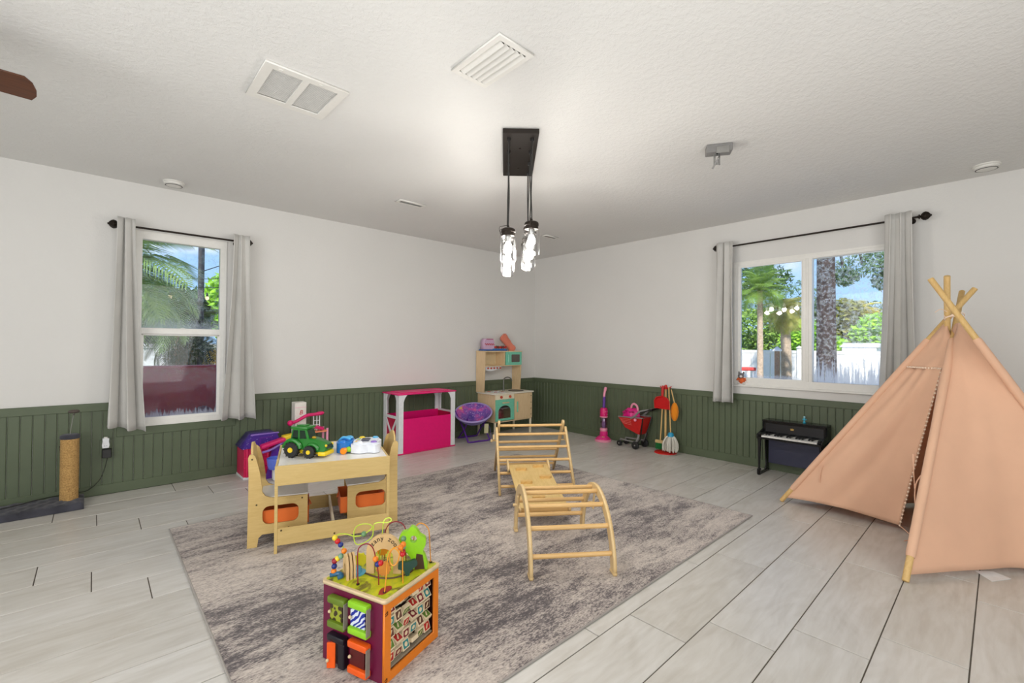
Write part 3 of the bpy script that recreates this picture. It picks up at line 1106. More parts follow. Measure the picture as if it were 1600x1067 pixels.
# ------------------------------------------------------------------ toy tractor
M_JDG = plain('tractor_green', (34, 120, 38), 0.3)
M_DKG = plain('tractor_window', (14, 44, 26), 0.2)
M_TYRE = plain('tyre_black', (26, 26, 26), 0.6)
tz = RZ + h - 0.001
t = thing('toy_tractor', 'green plastic toy tractor with yellow bumper on the white play table', 'toy tractor', (-3.818, -1.826, tz), R(-52))
bodys = [(-0.115, 0.045), (-0.03, 0.045), (0.12, 0.03), (0.135, 0.05), (0.128, 0.075), (0.06, 0.10), (0.02, 0.108), (-0.11, 0.10)]
B().extr([bodys], 0.09, XZ).build('hood', M_JDG, t, smooth=0)
for s in (-1, 1):
    b = B()
    b.tube([(-0.075 + 0.055 * math.cos(a), s * 0.055, 0.045 + 0.055 * math.sin(a)) for a in [R(10 + 16 * i) for i in range(11)]], 0.013, 8)
    b.tube([(0.05 + 0.042 * math.cos(a), s * 0.05, 0.037 + 0.042 * math.sin(a)) for a in [R(15 + 15 * i) for i in range(11)]], 0.010, 8)
    b.build('fender', M_JDG, t)
cab = [(-0.10, 0.09), (0.025, 0.10), (0.004, 0.165), (-0.085, 0.165)]
B().extr([cab], 0.078, XZ).build('cab', M_JDG, t, smooth=0)
b = B()
b.extr([[(-0.036, 0.108), (0.008, 0.11), (-0.005, 0.158), (-0.036, 0.158)]], 0.082, XZ)
b.extr([[(-0.088, 0.106), (-0.048, 0.108), (-0.048, 0.158), (-0.078, 0.158)]], 0.082, XZ)
b.box((0.0145, 0, 0.134), (0.008, 0.062, 0.05), (0, R(-18), 0))
b.build('window', M_DKG, t, smooth=0)
B().box((-0.04, 0, 0.172), (0.112, 0.092, 0.014), bev=0.006, seg=2).box((-0.04, 0, 0.182), (0.06, 0.05, 0.01), bev=0.004).build('roof', M_JDG, t)
for nm, cx_, r_, wd in (('rear_wheel', -0.075, 0.045, 0.032), ('front_wheel', 0.04, 0.036, 0.026)):
    for s in (-1, 1):
        b = B()
        y_ = s * 0.058
        b.X = Matrix.Translation((cx_, y_, r_)) @ Matrix.Rotation(R(90), 4, 'X')
        b.lathe([(0, -wd / 2), (r_ * .6, -wd / 2), (r_ * .9, -wd / 2), (r_, -wd / 3), (r_, wd / 3), (r_ * .9, wd / 2), (r_ * .6, wd / 2), (0, wd / 2)], n=20)
        o = b.build(nm, M_TYRE, t)
        b = B()
        for k in range(14):
            a = k * 2 * PI / 14
            b.box((cx_ + r_ * math.cos(a), y_, r_ + r_ * math.sin(a)), (0.006, wd * 0.95, 0.005), (0, -a, 0))
        b.build('tread', M_TYRE, o, smooth=0)
        B().cyl((cx_, y_ - s * 0.002, r_), (cx_, y_ + s * (wd / 2 + 0.004), r_), r_ * 0.42, r_ * 0.34, n=16).build('hub', M_YEL, o)
B().box((0.112, 0, 0.024), (0.05, 0.105, 0.026), bev=0.008, seg=2).b2(-0.1, 0.1, -0.035, 0.035, 0.02, 0.046).build('bumper', M_YEL, t)
b = B()
b.box((0.134, 0, 0.064), (0.006, 0.06, 0.024), (0, R(-10), 0), 0.002)
b.build('grille', M_DKG, t, smooth=0)
for s in (-1, 1):
    B().sph((0.132, s * 0.034, 0.072), 0.008).build('headlight', M_YEL, t)
B().sph((0.03, 0, 0.11), 0.012, sc=(1.4, 1, 0.7)).build('hood_cap', plain('ochre_plastic', (190, 150, 40), 0.4), t)
B().sph((-0.045, 0, 0.128), 0.014).cyl((-0.045, 0, 0.1), (-0.045, 0, 0.12), 0.015).build('driver', plain('driver_brown', (60, 34, 22), 0.5), t)

# ------------------------------------------------------------------ musical toy on the table
M_TOYB = plain('toy_blue', (34, 120, 206), 0.3)
M_TOYLB = plain('toy_light_blue', (86, 176, 226), 0.3)
M_TOYW = plain('toy_white', (228, 232, 240), 0.3)
t = thing('musical_toy', 'white and blue plastic musical toy with small keyboard on the play table', 'toy', (-3.522, -1.885, tz), R(-34))
shape = bean([(-0.04, -0.09), (0.02, -0.115), (0.065, -0.095), (0.11, -0.11), (0.135, -0.06), (0.11, 0.0), (0.125, 0.06), (0.09, 0.105), (0.03, 0.10), (-0.03, 0.08), (-0.05, 0.0)], 4)
B().extr([shape], 0.05, Matrix.Translation((0, 0, 0.027))).build('body', M_TOYW, t, smooth=30)
B().extr([[(p[0] * 0.86 + 0.006, p[1] * 0.86) for p in shape]], 0.012, Matrix.Translation((0, 0, 0.057))).build('top_plate', M_TOYW, t, smooth=30)
blob = bean([(-0.14, -0.02), (-0.125, -0.075), (-0.08, -0.085), (-0.045, -0.05), (-0.04, 0.04), (-0.07, 0.085), (-0.12, 0.06)], 4)
B().extr([blob], 0.06, Matrix.Translation((0, 0, 0.032))).sph((-0.1, 0.03, 0.06), 0.034, sc=(1, 1, .6)).sph((-0.1, -0.045, 0.058), 0.028, sc=(1, 1, .6)).build('head', M_TOYB, t, smooth=40)
B().sph((-0.075, 0.045, 0.072), 0.022, sc=(1.2, 1, .6)).tube(smooth_path([(-0.13, 0.0, 0.06), (-0.1, -0.01, 0.085), (-0.06, 0.0, 0.07)], 4), 0.008).build('fin', M_TOYLB, t)
for k in range(7):
    B().box((0.035 + 0.0, -0.04 + k * 0.0125, 0.066), (0.05, 0.011, 0.006), bev=0.001).build('key', plain('key_dark', (40, 44, 60), 0.3) if k % 2 else plain('key_grey', (70, 74, 92), 0.3), t, smooth=0)
for c_, xy, m_ in (('a', (0.095, -0.07), M_LILAC), ('b', (0.085, 0.075), M_TOYLB), ('c', (-0.0, 0.075), M_YEL), ('d', (0.01, -0.075), M_TOYW)):
    B().lathe([(0.0, 0.010), (0.014, 0.009), (0.02, 0.002), (0.02, 0)], (xy[0], xy[1], 0.062), 16).build('button', m_, t)
for k in range(5):
    B().box((-0.012, -0.045 + k * 0.02, 0.064), (0.02, 0.012, 0.004), bev=0.001).build('light_button', [M_YEL, M_LPINK, M_TEAL, M_YEL, M_TEAL][k], t, smooth=0)
b = B()
b.X = Matrix.Translation((-0.075, -0.105, 0.022)) @ Matrix.Rotation(R(100), 4, 'X') @ Matrix.Rotation(R(-20), 4, 'Y')
b.lathe([(0.0, 0.02), (0.018, 0.02), (0.021, 0.01), (0.014, -0.01), (0.010, -0.03), (0, -0.03)], n=18)
b.build('horn', plain('toy_orange', (244, 142, 20), 0.35), t, label='orange and lime horn')
B().cyl((-0.05, -0.08, 0.024), (-0.066, -0.093, 0.023), 0.018, 0.014).build('horn_collar', plain('toy_lime', (150, 206, 40), 0.35), t)
# ------------------------------------------------------------------ pink toy stable / playhouse
t = thing('pink_playhouse', 'hot pink open playhouse with white corner posts against the green wainscot', 'playhouse', (-2.42, -0.378, 0))
w, d, h = 0.722, 0.345, 0.632
for x_, y_, fy in ((0.0, 0.0, 1), (w, 0.0, 1), (0.0, d, -1), (w, d, -1)):
    sx = 1 if x_ == 0 else -1
    prof = [(0, 0), (sx * 0.055, 0), (sx * 0.055, fy * 0.012), (sx * 0.012, fy * 0.012), (sx * 0.012, fy * 0.06), (0, fy * 0.06)]
    b = B()
    rings = [[(x_ + a, y_ + c, z) for a, c in prof] for z in (0.012, h)]
    b.ring_surface(rings)
    # curved gusset under the roof
    g = [(0.04, h), (0.10, h), (0.075, h - 0.03), (0.055, h - 0.08), (0.05, h - 0.14), (0.04, h - 0.14)]
    b.extr([[(x_ + sx * (p - 0.0), q) for p, q in g]], 0.010, Matrix.Translation((0, y_ + fy * 0.006, 0)) @ XZ)
    b.extr([[(y_ + fy * p, q) for p, q in g]], 0.010, Matrix.Translation((x_ + sx * 0.006, 0, 0)) @ YZ)
    b.build('post', plain('white_plastic', (224, 226, 228), 0.4), t, smooth=0)
M_WPL = MATS['white_plastic']
B().b2(0.014, w - 0.014, 0.006, 0.014, 0.008, 0.372, 0.002).build('front_panel', M_PINK, t, smooth=0)
B().b2(0.014, w - 0.014, d - 0.014, d - 0.006, 0.008, 0.40, 0.002).build('back_panel', M_PINK, t, smooth=0)
for x_ in (0.014, w - 0.014):
    sx = 1 if x_ < 0.1 else -1
    B().b2(x_ - 0.003, x_ + 0.003, 0.014, d - 0.014, 0.008, 0.385, 0.001).build('side_panel', plain('crimson_panel', (190, 22, 70), 0.45), t, smooth=0)
    b = B()
    xo = x_ - sx * 0.010
    b.b2(xo - 0.005, xo + 0.005, 0.05, d - 0.05, 0.375, 0.405, 0.001).b2(xo - 0.005, xo + 0.005, 0.05, d - 0.05, 0.01, 0.04, 0.001)
    for q in (1, -1):
        L = math.hypot(d - 0.10, 0.345)
        b.box((xo - sx * 0.001 * q, d / 2, 0.208), (0.008, L, 0.026), (q * math.atan2(0.345, d - 0.10), 0, 0), 0.001)
    b.build('cross_brace', M_WPL, t, smooth=0)
B().b2(-0.006, w + 0.006, -0.006, d, 0, 0.014, 0.003).build('base_strip', M_MAG, t, smooth=0)
B().box((w / 2, d / 2, h + 0.006), (w + 0.03, d + 0.02, 0.014), bev=0.006, seg=2).box((w / 2, d / 2, h + 0.016), (w - 0.12, d - 0.1, 0.01), bev=0.004).build('roof', M_PINK, t, smooth=30)

# ------------------------------------------------------------------ round folding saucer chair
t_ = NT('starry_print')
v_ = t_.coords((1, 1, 1))
n1 = t_.noise(v_, 5.5, 3, 0.6)
c1_ = t_.ramp(n1, [(0.36, rgb(84, 62, 150)), (0.47, rgb(132, 88, 176)), (0.56, rgb(206, 84, 160)), (0.66, rgb(226, 182, 96))])
vo_ = t_.new('ShaderNodeTexVoronoi', Scale=46.0)
t_.link(v_, vo_.inputs['Vector'])
st_ = t_.ramp(vo_.outputs['Distance'], [(0.14, (1, 1, 1, 1)), (0.24, (0, 0, 0, 1))])
t_.link(t_.mix(st_, c1_, rgb(226, 206, 236)), t_.b.inputs['Base Color'])
t_.set(Roughness=0.85)
M_STAR = t_.m
t = thing('saucer_chair', 'small round folding saucer chair with purple and pink starry seat beside the toy kitchen', 'chair', (-1.325, -0.245, 0), R(-8))
Md = Matrix.Translation((0, 0, 0.335)) @ Matrix.Rotation(R(-35), 4, 'Z') @ Matrix.Rotation(R(23), 4, 'X')
b = B()
b.X = Md
b.lathe([(0.0, -0.12), (0.06, -0.112), (0.12, -0.088), (0.17, -0.055), (0.205, -0.022), (0.225, 0.004)], n=36, cap=False)
b.build('seat', M_STAR, t, smooth=60, solid=0.012)
b = B()
b.X = Md
b.tube([(0.227 * math.cos(2 * PI * k / 40), 0.227 * math.sin(2 * PI * k / 40), 0.004) for k in range(40)], 0.0105, 8, closed=True)
b.build('rim', cloth('lilac_piping', (168, 150, 208)), t)
b = B()
b.X = Md
b.lathe([(0.0, -0.14), (0.09, -0.125), (0.16, -0.085), (0.20, -0.045), (0.222, -0.012)], n=30, cap=False)
b.build('under_cloth', cloth('lilac_cloth', (118, 104, 176)), t, smooth=60)
for s in (1, -1):
    B().tube(smooth_path([(s * 0.16, -0.14, 0.30), (s * 0.12, -0.02, 0.17), (s * 0.13, 0.12, 0.03), (s * 0.12, 0.155, 0.011), (0, 0.158, 0.011), (-s * 0.02, 0.158, 0.011)], 6), 0.0095, 8).build('leg', M_PURP, t)
    B().tube(smooth_path([(s * 0.19, 0.13, 0.36), (s * 0.15, 0.0, 0.18), (s * 0.15, -0.12, 0.04), (s * 0.14, -0.155, 0.011), (0, -0.16, 0.011), (-s * 0.02, -0.16, 0.011)], 6), 0.0095, 8).build('leg', M_PURP, t)
B().box((0.09, -0.165, 0.155), (0.052, 0.003, 0.12), (R(8), 0, R(-20)), 0.001).build('hang_tag', plain('tag_paper', (196, 190, 150), 0.8), t, smooth=0)
B().tube(smooth_path([(0.11, -0.165, 0.21), (0.15, -0.15, 0.15), (0.165, -0.15, 0.06), (0.16, -0.15, 0.02)], 5), 0.0025, 6).build('tie_strap', cloth('lilac_cloth', (118, 104, 176)), t)

# ------------------------------------------------------------------ toy kitchen
t = thing('toy_kitchen', 'light wood toy kitchen with teal oven and microwave doors in the room corner', 'toy kitchen', (-0.765, -0.02, 0))
L, Rt = -0.315, 0.335           # body extents in x, front at y -0.355
b = B()
b.b2(L, L + 0.014, -0.35, 0, 0.19, 0.545, 0.001)
b.build('side_panel', M_KWOOD, t, smooth=0)
B().b2(Rt - 0.014, Rt, -0.35, 0, 0.19, 0.545, 0.001).build('side_panel', M_KWOOD, t, smooth=0)
B().b2(L + 0.014, Rt - 0.014, -0.35, 0, 0.19, 0.202).build('floor_panel', M_KWOOD, t, smooth=0)
B().b2(L + 0.014, Rt - 0.014, -0.008, 0, 0.202, 0.545).build('back_panel', M_KWOOD, t, smooth=0)
B().b2(0.0, 0.012, -0.345, -0.008, 0.202, 0.545).build('divider', M_KWOOD, t, smooth=0)
for x_, y_ in ((L, -0.35), (Rt - 0.022, -0.35), (L, -0.022), (Rt - 0.022, -0.022)):
    B().b2(x_, x_ + 0.022, y_, y_ + 0.022, 0, 0.19, 0.001).build('leg', M_CREAM, t, smooth=0)
B().b2(L - 0.022, Rt + 0.02, -0.375, 0, 0.545, 0.562, 0.003).build('countertop', plain('counter_cream', (232, 226, 210), 0.4), t, smooth=0)
# control strip with two knobs
B().b2(L + 0.002, 0.006, -0.362, -0.35, 0.482, 0.545, 0.001).build('control_panel', M_CREAM, t, smooth=0)
for x_ in (-0.225, -0.075):
    B().cyl((x_, -0.378, 0.513), (x_, -0.361, 0.513), 0.0165, n=20).build('knob', plain('brick_red', (192, 76, 52), 0.4), t)
# oven door with arched window
oven = [(L + 0.004, 0.212), (0.004, 0.212), (0.004, 0.480), (L + 0.004, 0.480)]
win = [(-0.268, 0.24), (-0.052, 0.24), (-0.052, 0.33)] + [(-0.16 + 0.108 * math.cos(R(a)), 0.33 + 0.075 * math.sin(R(a))) for a in range(15, 166, 15)] + [(-0.268, 0.33)]
dr = B().extr([oven, win], 0.012, Matrix.Translation((0, -0.357, 0)) @ XZ).build('oven_door', M_TEAL, t, smooth=0, label='teal oven door with arched window')
B().extr([win], 0.002, Matrix.Translation((0, -0.354, 0)) @ XZ).build('oven_window', clear('acrylic', (0.85, 0.85, 0.85, 1), 0.1), dr, smooth=0)
B().b2(-0.205, -0.09, -0.378, -0.363, 0.432, 0.445, 0.003).build('handle', M_KWOOD, dr, smooth=0)
B().b2(L + 0.02, -0.006, -0.34, -0.02, 0.362, 0.368).build('oven_rack', M_WPL, t, smooth=0)
# cupboard door
cd = B().b2(0.014, Rt - 0.002, -0.363, -0.351, 0.205, 0.541, 0.001).build('cupboard_door', M_KWOOD, t, smooth=0)
B().b2(0.048, 0.064, -0.379, -0.363, 0.30, 0.44, 0.004).build('handle', M_TEAL, cd, smooth=0)
for z_ in (0.25, 0.33, 0.41, 0.5):
    B().cyl((Rt - 0.022, -0.3655, z_), (Rt - 0.022, -0.362, z_), 0.006, n=10).build('screw', M_SCREW, cd)
# upper part
UL, UR = -0.345, 0.308
for x_, a in ((UL, 0), (UR - 0.014, 1)):
    B().extr([[(-0.001, 0.562), (-0.16, 0.562), (-0.185, 1.084), (-0.001, 1.084)]], 0.014, Matrix.Translation((x_ + 0.007, 0, 0)) @ YZ).build('upper_side_panel', M_KWOOD, t, smooth=0)
B().b2(UL - 0.004, UR + 0.004, -0.19, 0, 1.084, 1.098, 0.001).build('top_shelf', M_KWOOD, t, smooth=0)
B().b2(UL + 0.014, UR - 0.014, -0.182, 0, 0.895, 0.908, 0.001).build('shelf', M_KWOOD, t, smooth=0)
B().b2(UL + 0.014, UR - 0.014, -0.008, 0, 0.908, 1.084).build('upper_back_panel', plain('kitchen_pale_back', (228, 208, 168), 0.5), t, smooth=0)
B().b2(-0.012, 0.0, -0.182, -0.008, 0.908, 1.084).build('upper_divider', M_KWOOD, t, smooth=0)
mw = [(0.004, 0.908), (UR - 0.014, 0.908), (UR - 0.014, 1.084), (0.004, 1.084)]
mh = rrect(0.105, 0.265, 0.945, 1.05, 0.012, 3)
md = B().extr([mw, mh], 0.012, Matrix.Translation((0, -0.188, 0)) @ XZ).build('microwave_door', M_TEAL, t, smooth=0, label='teal microwave door')
B().extr([mh], 0.002, Matrix.Translation((0, -0.185, 0)) @ XZ).build('microwave_window', plain('microwave_window_grey', (92, 84, 78), 0.2), md, smooth=0)
B().b2(0.04, 0.052, -0.206, -0.194, 0.94, 1.05, 0.003).build('handle', plain('pale_teal', (160, 220, 196), 0.4), md, smooth=0)
# curved utensil rack with hooks
rk = [(UL + 0.014, 0.893)] + [(UL + 0.014 + 0.31 * k / 12, 0.893 - 0.058 * math.sin(PI * (0.25 + 0.75 * k / 12))) for k in range(13)] + [(UL + 0.324, 0.893)]
B().extr([rk], 0.01, Matrix.Translation((0, -0.15, 0)) @ XZ).build('utensil_rack', M_WPL, t, smooth=0)
for k in range(5):
    B().cyl((UL + 0.07 + k * 0.052, -0.17, 0.872), (UL + 0.07 + k * 0.052, -0.154, 0.872), 0.011, n=14).build('hook_knob', plain('brick_red', (192, 76, 52), 0.4), t)
# hob and sink
for x_, y_ in ((-0.24, -0.27), (-0.12, -0.27), (-0.24, -0.14), (-0.12, -0.14)):
    B().lathe([(0, 0.004), (0.044, 0.004), (0.046, 0)], (x_, y_, 0.5622), 22).build('burner', M_WPL, t)
    B().lathe([(0.012, 0.006), (0.022, 0.007), (0.022, 0.004), (0.012, 0.004)], (x_, y_, 0.5622), 18, cap=False).build('burner_ring', plain('brick_red', (192, 76, 52), 0.4), t)
B().lathe([(0.0, -0.0), (0.09, 0.001), (0.096, 0.005), (0.104, 0.005), (0.106, 0)], (0.165, -0.22, 0.5622), 30).build('sink_bowl', plain('sink_grey', (84, 86, 84), 0.3, 0.4), t)
B().tube(smooth_path([(0.05, -0.10, 0.562), (0.05, -0.10, 0.68), (0.06, -0.10, 0.72), (0.10, -0.12, 0.74), (0.14, -0.14, 0.725), (0.155, -0.15, 0.69)], 5), 0.0085, 10).cyl((0.05, -0.10, 0.562), (0.05, -0.10, 0.58), 0.016).build('faucet', plain('faucet_grey', (118, 118, 114), 0.3, 0.6), t)
# things on top of the kitchen
kz = 1.0985
t = thing('toy_board', 'flat blue tray under the toys on top of the toy kitchen', 'tray', (-0.93, -0.115, kz))
B().b2(-0.16, 0.22, -0.07, 0.07, 0, 0.018, 0.004).build('base', plain('tray_blue', (40, 92, 168), 0.4), t, smooth=0)
B().b2(-0.02, 0.20, -0.065, 0.065, 0.018, 0.028, 0.003).build('insert', plain('tray_light_blue', (46, 142, 196), 0.4), t, smooth=0)
t = thing('toy_house_box', 'small lilac toy house with scalloped red trim on the blue tray', 'toy', (-0.985, -0.115, kz + 0.0182))
B().extr([[(-0.095, 0), (0.065, 0), (0.065, 0.10), (0.045, 0.14), (-0.07, 0.14), (-0.095, 0.10)]], 0.09, XZ).build('body', plain('toy_lilac', (206, 172, 200), 0.5), t, smooth=0)
b = B()
b.tube([(-0.095 + 0.16 * k / 24, -0.047, 0.066 + 0.012 * math.sin(k * 1.3)) for k in range(25)], 0.0035, 6)
b.build('scalloped_trim', M_RED, t)
B().b2(-0.068, 0.045, -0.049, -0.045, 0.126, 0.139, 0.001).build('roof_stripe', plain('dusty_rose', (176, 96, 128), 0.5), t, smooth=0)
t = thing('toy_train', 'row of small red and brown toy pieces on the blue tray', 'toy', (-0.81, -0.13, kz + 0.0284))
for k in range(5):
    o = B().box((-0.075 + k * 0.045, 0, 0.02), (0.038, 0.03, 0.024 + 0.01 * (k % 2)), bev=0.003).build('wagon', [M_RED, plain('toy_brown', (110, 44, 34), 0.5)][k % 2], t, smooth=0)
    for s in (-1, 1):
        B().cyl((-0.086 + k * 0.045 + 0.011, s * 0.014, 0.0075), (-0.086 + k * 0.045 + 0.011, s * 0.018, 0.0075), 0.0075, n=10).build('wheel', M_RED, o)
t = thing('coral_cushion', 'coral knitted peanut-shaped cushion leaning on the wall above the toy kitchen', 'cushion', (-0.60, -0.09, kz))
b = B()
b.X = Matrix.Translation((0, 0.02, 0.1)) @ Matrix.Rotation(R(-12), 4, 'X') @ Matrix.Rotation(R(48), 4, 'Y')
b.tube(smooth_path([(-0.148, 0, 0), (-0.13, 0, 0), (-0.08, 0, 0), (0.0, 0, 0.0), (0.07, 0, 0), (0.125, 0, 0), (0.14, 0, 0)], 4), [0.004] + [0.045] * 3 + [0.062] * 5 + [0.056] * 4 + [0.05] * 4 + [0.058] * 4 + [0.05, 0.045, 0.035, 0.004], 18)
b.build('body', cloth('coral_knit', (222, 128, 104), 0, 0.95, 220), t, smooth=60)
[setattr(o, 'scale', (1, 0.6, 1)) for o in bpy.data.objects if o.parent == t]

# ------------------------------------------------------------------ pink toy vacuum cleaner
M_VP = plain('vacuum_pink', (224, 40, 128), 0.3)
M_VLP = plain('vacuum_light_pink', (238, 150, 176), 0.35)
t = thing('toy_vacuum', 'pink and purple upright toy vacuum cleaner against the green wainscot', 'toy vacuum', (-0.155, -1.345, 0), R(12))
b = B()
b.lathe([(0.0, 0.075), (0.03, 0.072), (0.06, 0.06), (0.086, 0.036), (0.094, 0.018), (0.094, 0.008), (0, 0.008)], n=28)
b.build('head', M_VP, t)
B().lathe([(0.095, 0.002), (0.102, 0.006), (0.102, 0.022), (0.095, 0.026)], n=28, cap=False).lathe([(0, 0.0), (0.098, 0.0), (0.098, 0.01), (0, 0.01)], n=28).build('bumper', M_VLP, t)
for k in range(5):
    a = k * 2 * PI / 5
    B().sph((-0.06 + 0.012 * math.cos(a), -0.028 + 0.012 * math.sin(a), 0.062), 0.008, 8, sc=(1, 1, .5)).build('petal', M_YEL if k == 0 else plain('petal_peach', (250, 206, 170), 0.5), t)
vx = 0.02
B().lathe([(0.0, 0.0), (0.044, 0), (0.05, 0.01), (0.048, 0.05), (0.04, 0.06), (0, 0.06)], (vx, 0, 0.06), 22).build('motor_housing', M_VP, t)
B().lathe([(0.042, 0.12), (0.046, 0.13), (0.046, 0.15), (0.042, 0.16)], (vx, 0, 0), 22).build('collar', M_VLP, t)
B().lathe([(0.04, 0.155), (0.043, 0.16), (0.043, 0.285), (0.04, 0.29)], (vx, 0, 0), 22).build('dust_tube', clear('pinkish_acrylic', (0.75, 0.45, 0.62, 1), 0.12), t)
B().lathe([(0, 0.155), (0.018, 0.16), (0.022, 0.2), (0.018, 0.27), (0, 0.28)], (vx, 0, 0), 14).build('inner_tube', M_LILAC, t)
B().lathe([(0.045, 0.288), (0.05, 0.292), (0.05, 0.302), (0.045, 0.306)], (vx, 0, 0), 22).build('collar', M_VLP, t)
b = B()
b.lathe([(0, 0.305), (0.046, 0.305), (0.047, 0.33), (0.046, 0.39), (0.04, 0.405), (0, 0.41)], (vx, 0, 0), 22)
b.build('bow_print_cover', plain('vacuum_magenta', (214, 16, 108), 0.35), t)
for k in range(9):
    a = -2.6 + k * 0.42
    B().sph((vx + 0.047 * math.cos(a), 0.047 * math.sin(a), 0.325 + 0.02 * (k * 2 % 4)), 0.006, 8).build('dot', M_VLP, t)
B().tube([(vx, 0, 0.40), (vx + 0.01, 0, 0.545)], 0.0165, 14).build('handle_tube', M_PURP, t)
B().tube(smooth_path([(vx + 0.008, 0, 0.53), (vx + 0.01, 0, 0.57), (vx + 0.022, -0.003, 0.61), (vx + 0.036, -0.006, 0.645), (vx + 0.04, -0.008, 0.66)], 4), [0.015] * 9 + [0.018] * 5 + [0.016, 0.012, 0.004], 12).build('grip', M_VLP, t)

# ------------------------------------------------------------------ toy shopping cart with a bag in it
t = thing('toy_shopping_cart', 'red toy shopping cart with grey frame carrying a pink bag', 'toy cart', (-0.155, -1.62, 0), R(-90))
# local x runs towards the handle
bt = [(0.0, -0.085, 0.345), (0.33, -0.10, 0.362), (0.33, 0.10, 0.362), (0.0, 0.085, 0.345)]
bb = [(0.08, -0.055, 0.225), (0.27, -0.07, 0.165), (0.27, 0.07, 0.165), (0.08, 0.055, 0.225)]
b = B()
b.ring_surface([bb, bt], cap=False)
b.bm.faces.new([b.bm.verts.new(p) for p in reversed(bb)])
b.build('basket', M_RED, t, smooth=0, solid=0.005)
b = B()
for s in (-1, 1):
    for i in range(9):
        for j in range(4):
            u, v = 0.06 + i * 0.055, 0.45 + j * 0.13
            lo = Vector(bb[0 if s < 0 else 3]).lerp(Vector(bb[1 if s < 0 else 2]), u)
            hi = Vector(bt[0 if s < 0 else 3]).lerp(Vector(bt[1 if s < 0 else 2]), u)
            p = lo.lerp(hi, v)
            b.box((p.x, p.y + s * 0.0035, p.z), (0.010, 0.002, 0.006), (0, 0.5, 0))
b.build('basket_mesh', plain('basket_light_red', (226, 120, 110), 0.5), t, smooth=0, kind='stuff')
B().tube([bt[0], bt[1], bt[2], bt[3]], 0.0075, 8, closed=True).build('rim', M_GREY, t)
for s in (-1, 1):
    b = B()
    b.tube(smooth_path([(0.18, s * 0.10, 0.345), (0.24, s * 0.105, 0.38), (0.29, s * 0.105, 0.43), (0.35, s * 0.10, 0.45), (0.40, s * 0.09, 0.462)], 4), [0.012] * 8 + [0.011] * 9, 8)
    b.build('handle_arm', M_GREY, t)
    B().cyl((0.245, s * 0.108, 0.335), (0.245, s * 0.118, 0.335), 0.016, n=16).build('pivot_cap', M_VLP, t)
    b = B()
    b.tube(smooth_path([(0.27, s * 0.075, 0.17), (0.26, s * 0.085, 0.11), (0.23, s * 0.09, 0.065)], 4), 0.013, 8)
    b.tube(smooth_path([(0.23, s * 0.09, 0.08), (0.12, s * 0.075, 0.078), (0.015, s * 0.055, 0.082)], 4), 0.009, 8)
    b.tube([(0.015, s * 0.055, 0.082), (0.01, s * 0.055, 0.045)], 0.01, 8)
    b.build('frame', M_GREY, t)
    for nm, xx, yy, r_ in (('front_wheel', 0.01, 0.07, 0.033), ('rear_wheel', 0.24, 0.10, 0.045)):
        b = B()
        b.X = Matrix.Translation((xx, s * yy, r_)) @ Matrix.Rotation(R(90), 4, 'X')
        b.lathe([(0, -0.013), (r_ * .8, -0.013), (r_, -0.008), (r_, 0.008), (r_ * .8, 0.013), (0, 0.013)], n=22)
        o = b.build(nm, M_TYRE, t)
        B().cyl((xx, s * yy, r_), (xx, s * (yy + 0.015), r_), 0.008, n=10).build('hub', M_ALU, o)
B().tube(smooth_path([(0.31, -0.105, 0.425), (0.42, -0.092, 0.466), (0.432, -0.08, 0.47), (0.432, 0.08, 0.47), (0.42, 0.092, 0.466), (0.31, 0.105, 0.425)], 4), 0.0085, 8).build('handle', M_BLACK, t)
B().tube(smooth_path([(0.33, -0.098, 0.36), (0.31, -0.08, 0.26), (0.28, -0.06, 0.12), (0.24, -0.08, 0.05)], 4), 0.007, 8).tube(smooth_path([(0.33, 0.098, 0.36), (0.31, 0.08, 0.26), (0.28, 0.06, 0.12), (0.24, 0.08, 0.05)], 4), 0.007, 8).build('rear_strut', M_BLACK, t)
B().cyl((0.24, -0.1, 0.045), (0.24, 0.1, 0.045), 0.006, n=8).cyl((0.01, -0.07, 0.033), (0.01, 0.07, 0.033), 0.006, n=8).build('axle', M_BLACK, t)
t = thing('pink_bag', 'crumpled hot pink toy bag with pale handle inside the red toy cart', 'bag', (-0.155, -1.75, 0.26))
def bagf(u, v):
    a = 2 * PI * u
    r_ = math.sin(PI * min(1, v * 0.98 + 0.01)) ** 0.55
    k = 1 + 0.09 * math.sin(5 * a + 7 * v) + 0.05 * math.sin(11 * a - 9 * v)
    return (0.07 * r_ * k * math.cos(a), 0.105 * r_ * k * math.sin(a), 0.085 - 0.10 * math.cos(PI * v) * (1 + 0.06 * math.sin(6 * a)))
B().grid(bagf, 32, 16).build('body', plain('bag_magenta', (222, 22, 130), 0.35, var=0.12, scale=40), t, smooth=50)
B().tube(smooth_path([(0, -0.08, 0.16), (0, -0.07, 0.215), (0, -0.03, 0.24), (0, 0.0, 0.22), (0, 0.01, 0.17)], 5), 0.012, 8).build('handle', M_VLP, t)
for k, (yy, zz) in enumerate(((-0.05, 0.155), (0.03, 0.165), (0.07, 0.14), (-0.01, 0.15))):
    B().sph((-0.06, yy, zz), 0.02, 8, sc=(.5, 1, .7)).build('flower', plain('bag_deep_pink', (170, 10, 96), 0.4), t)

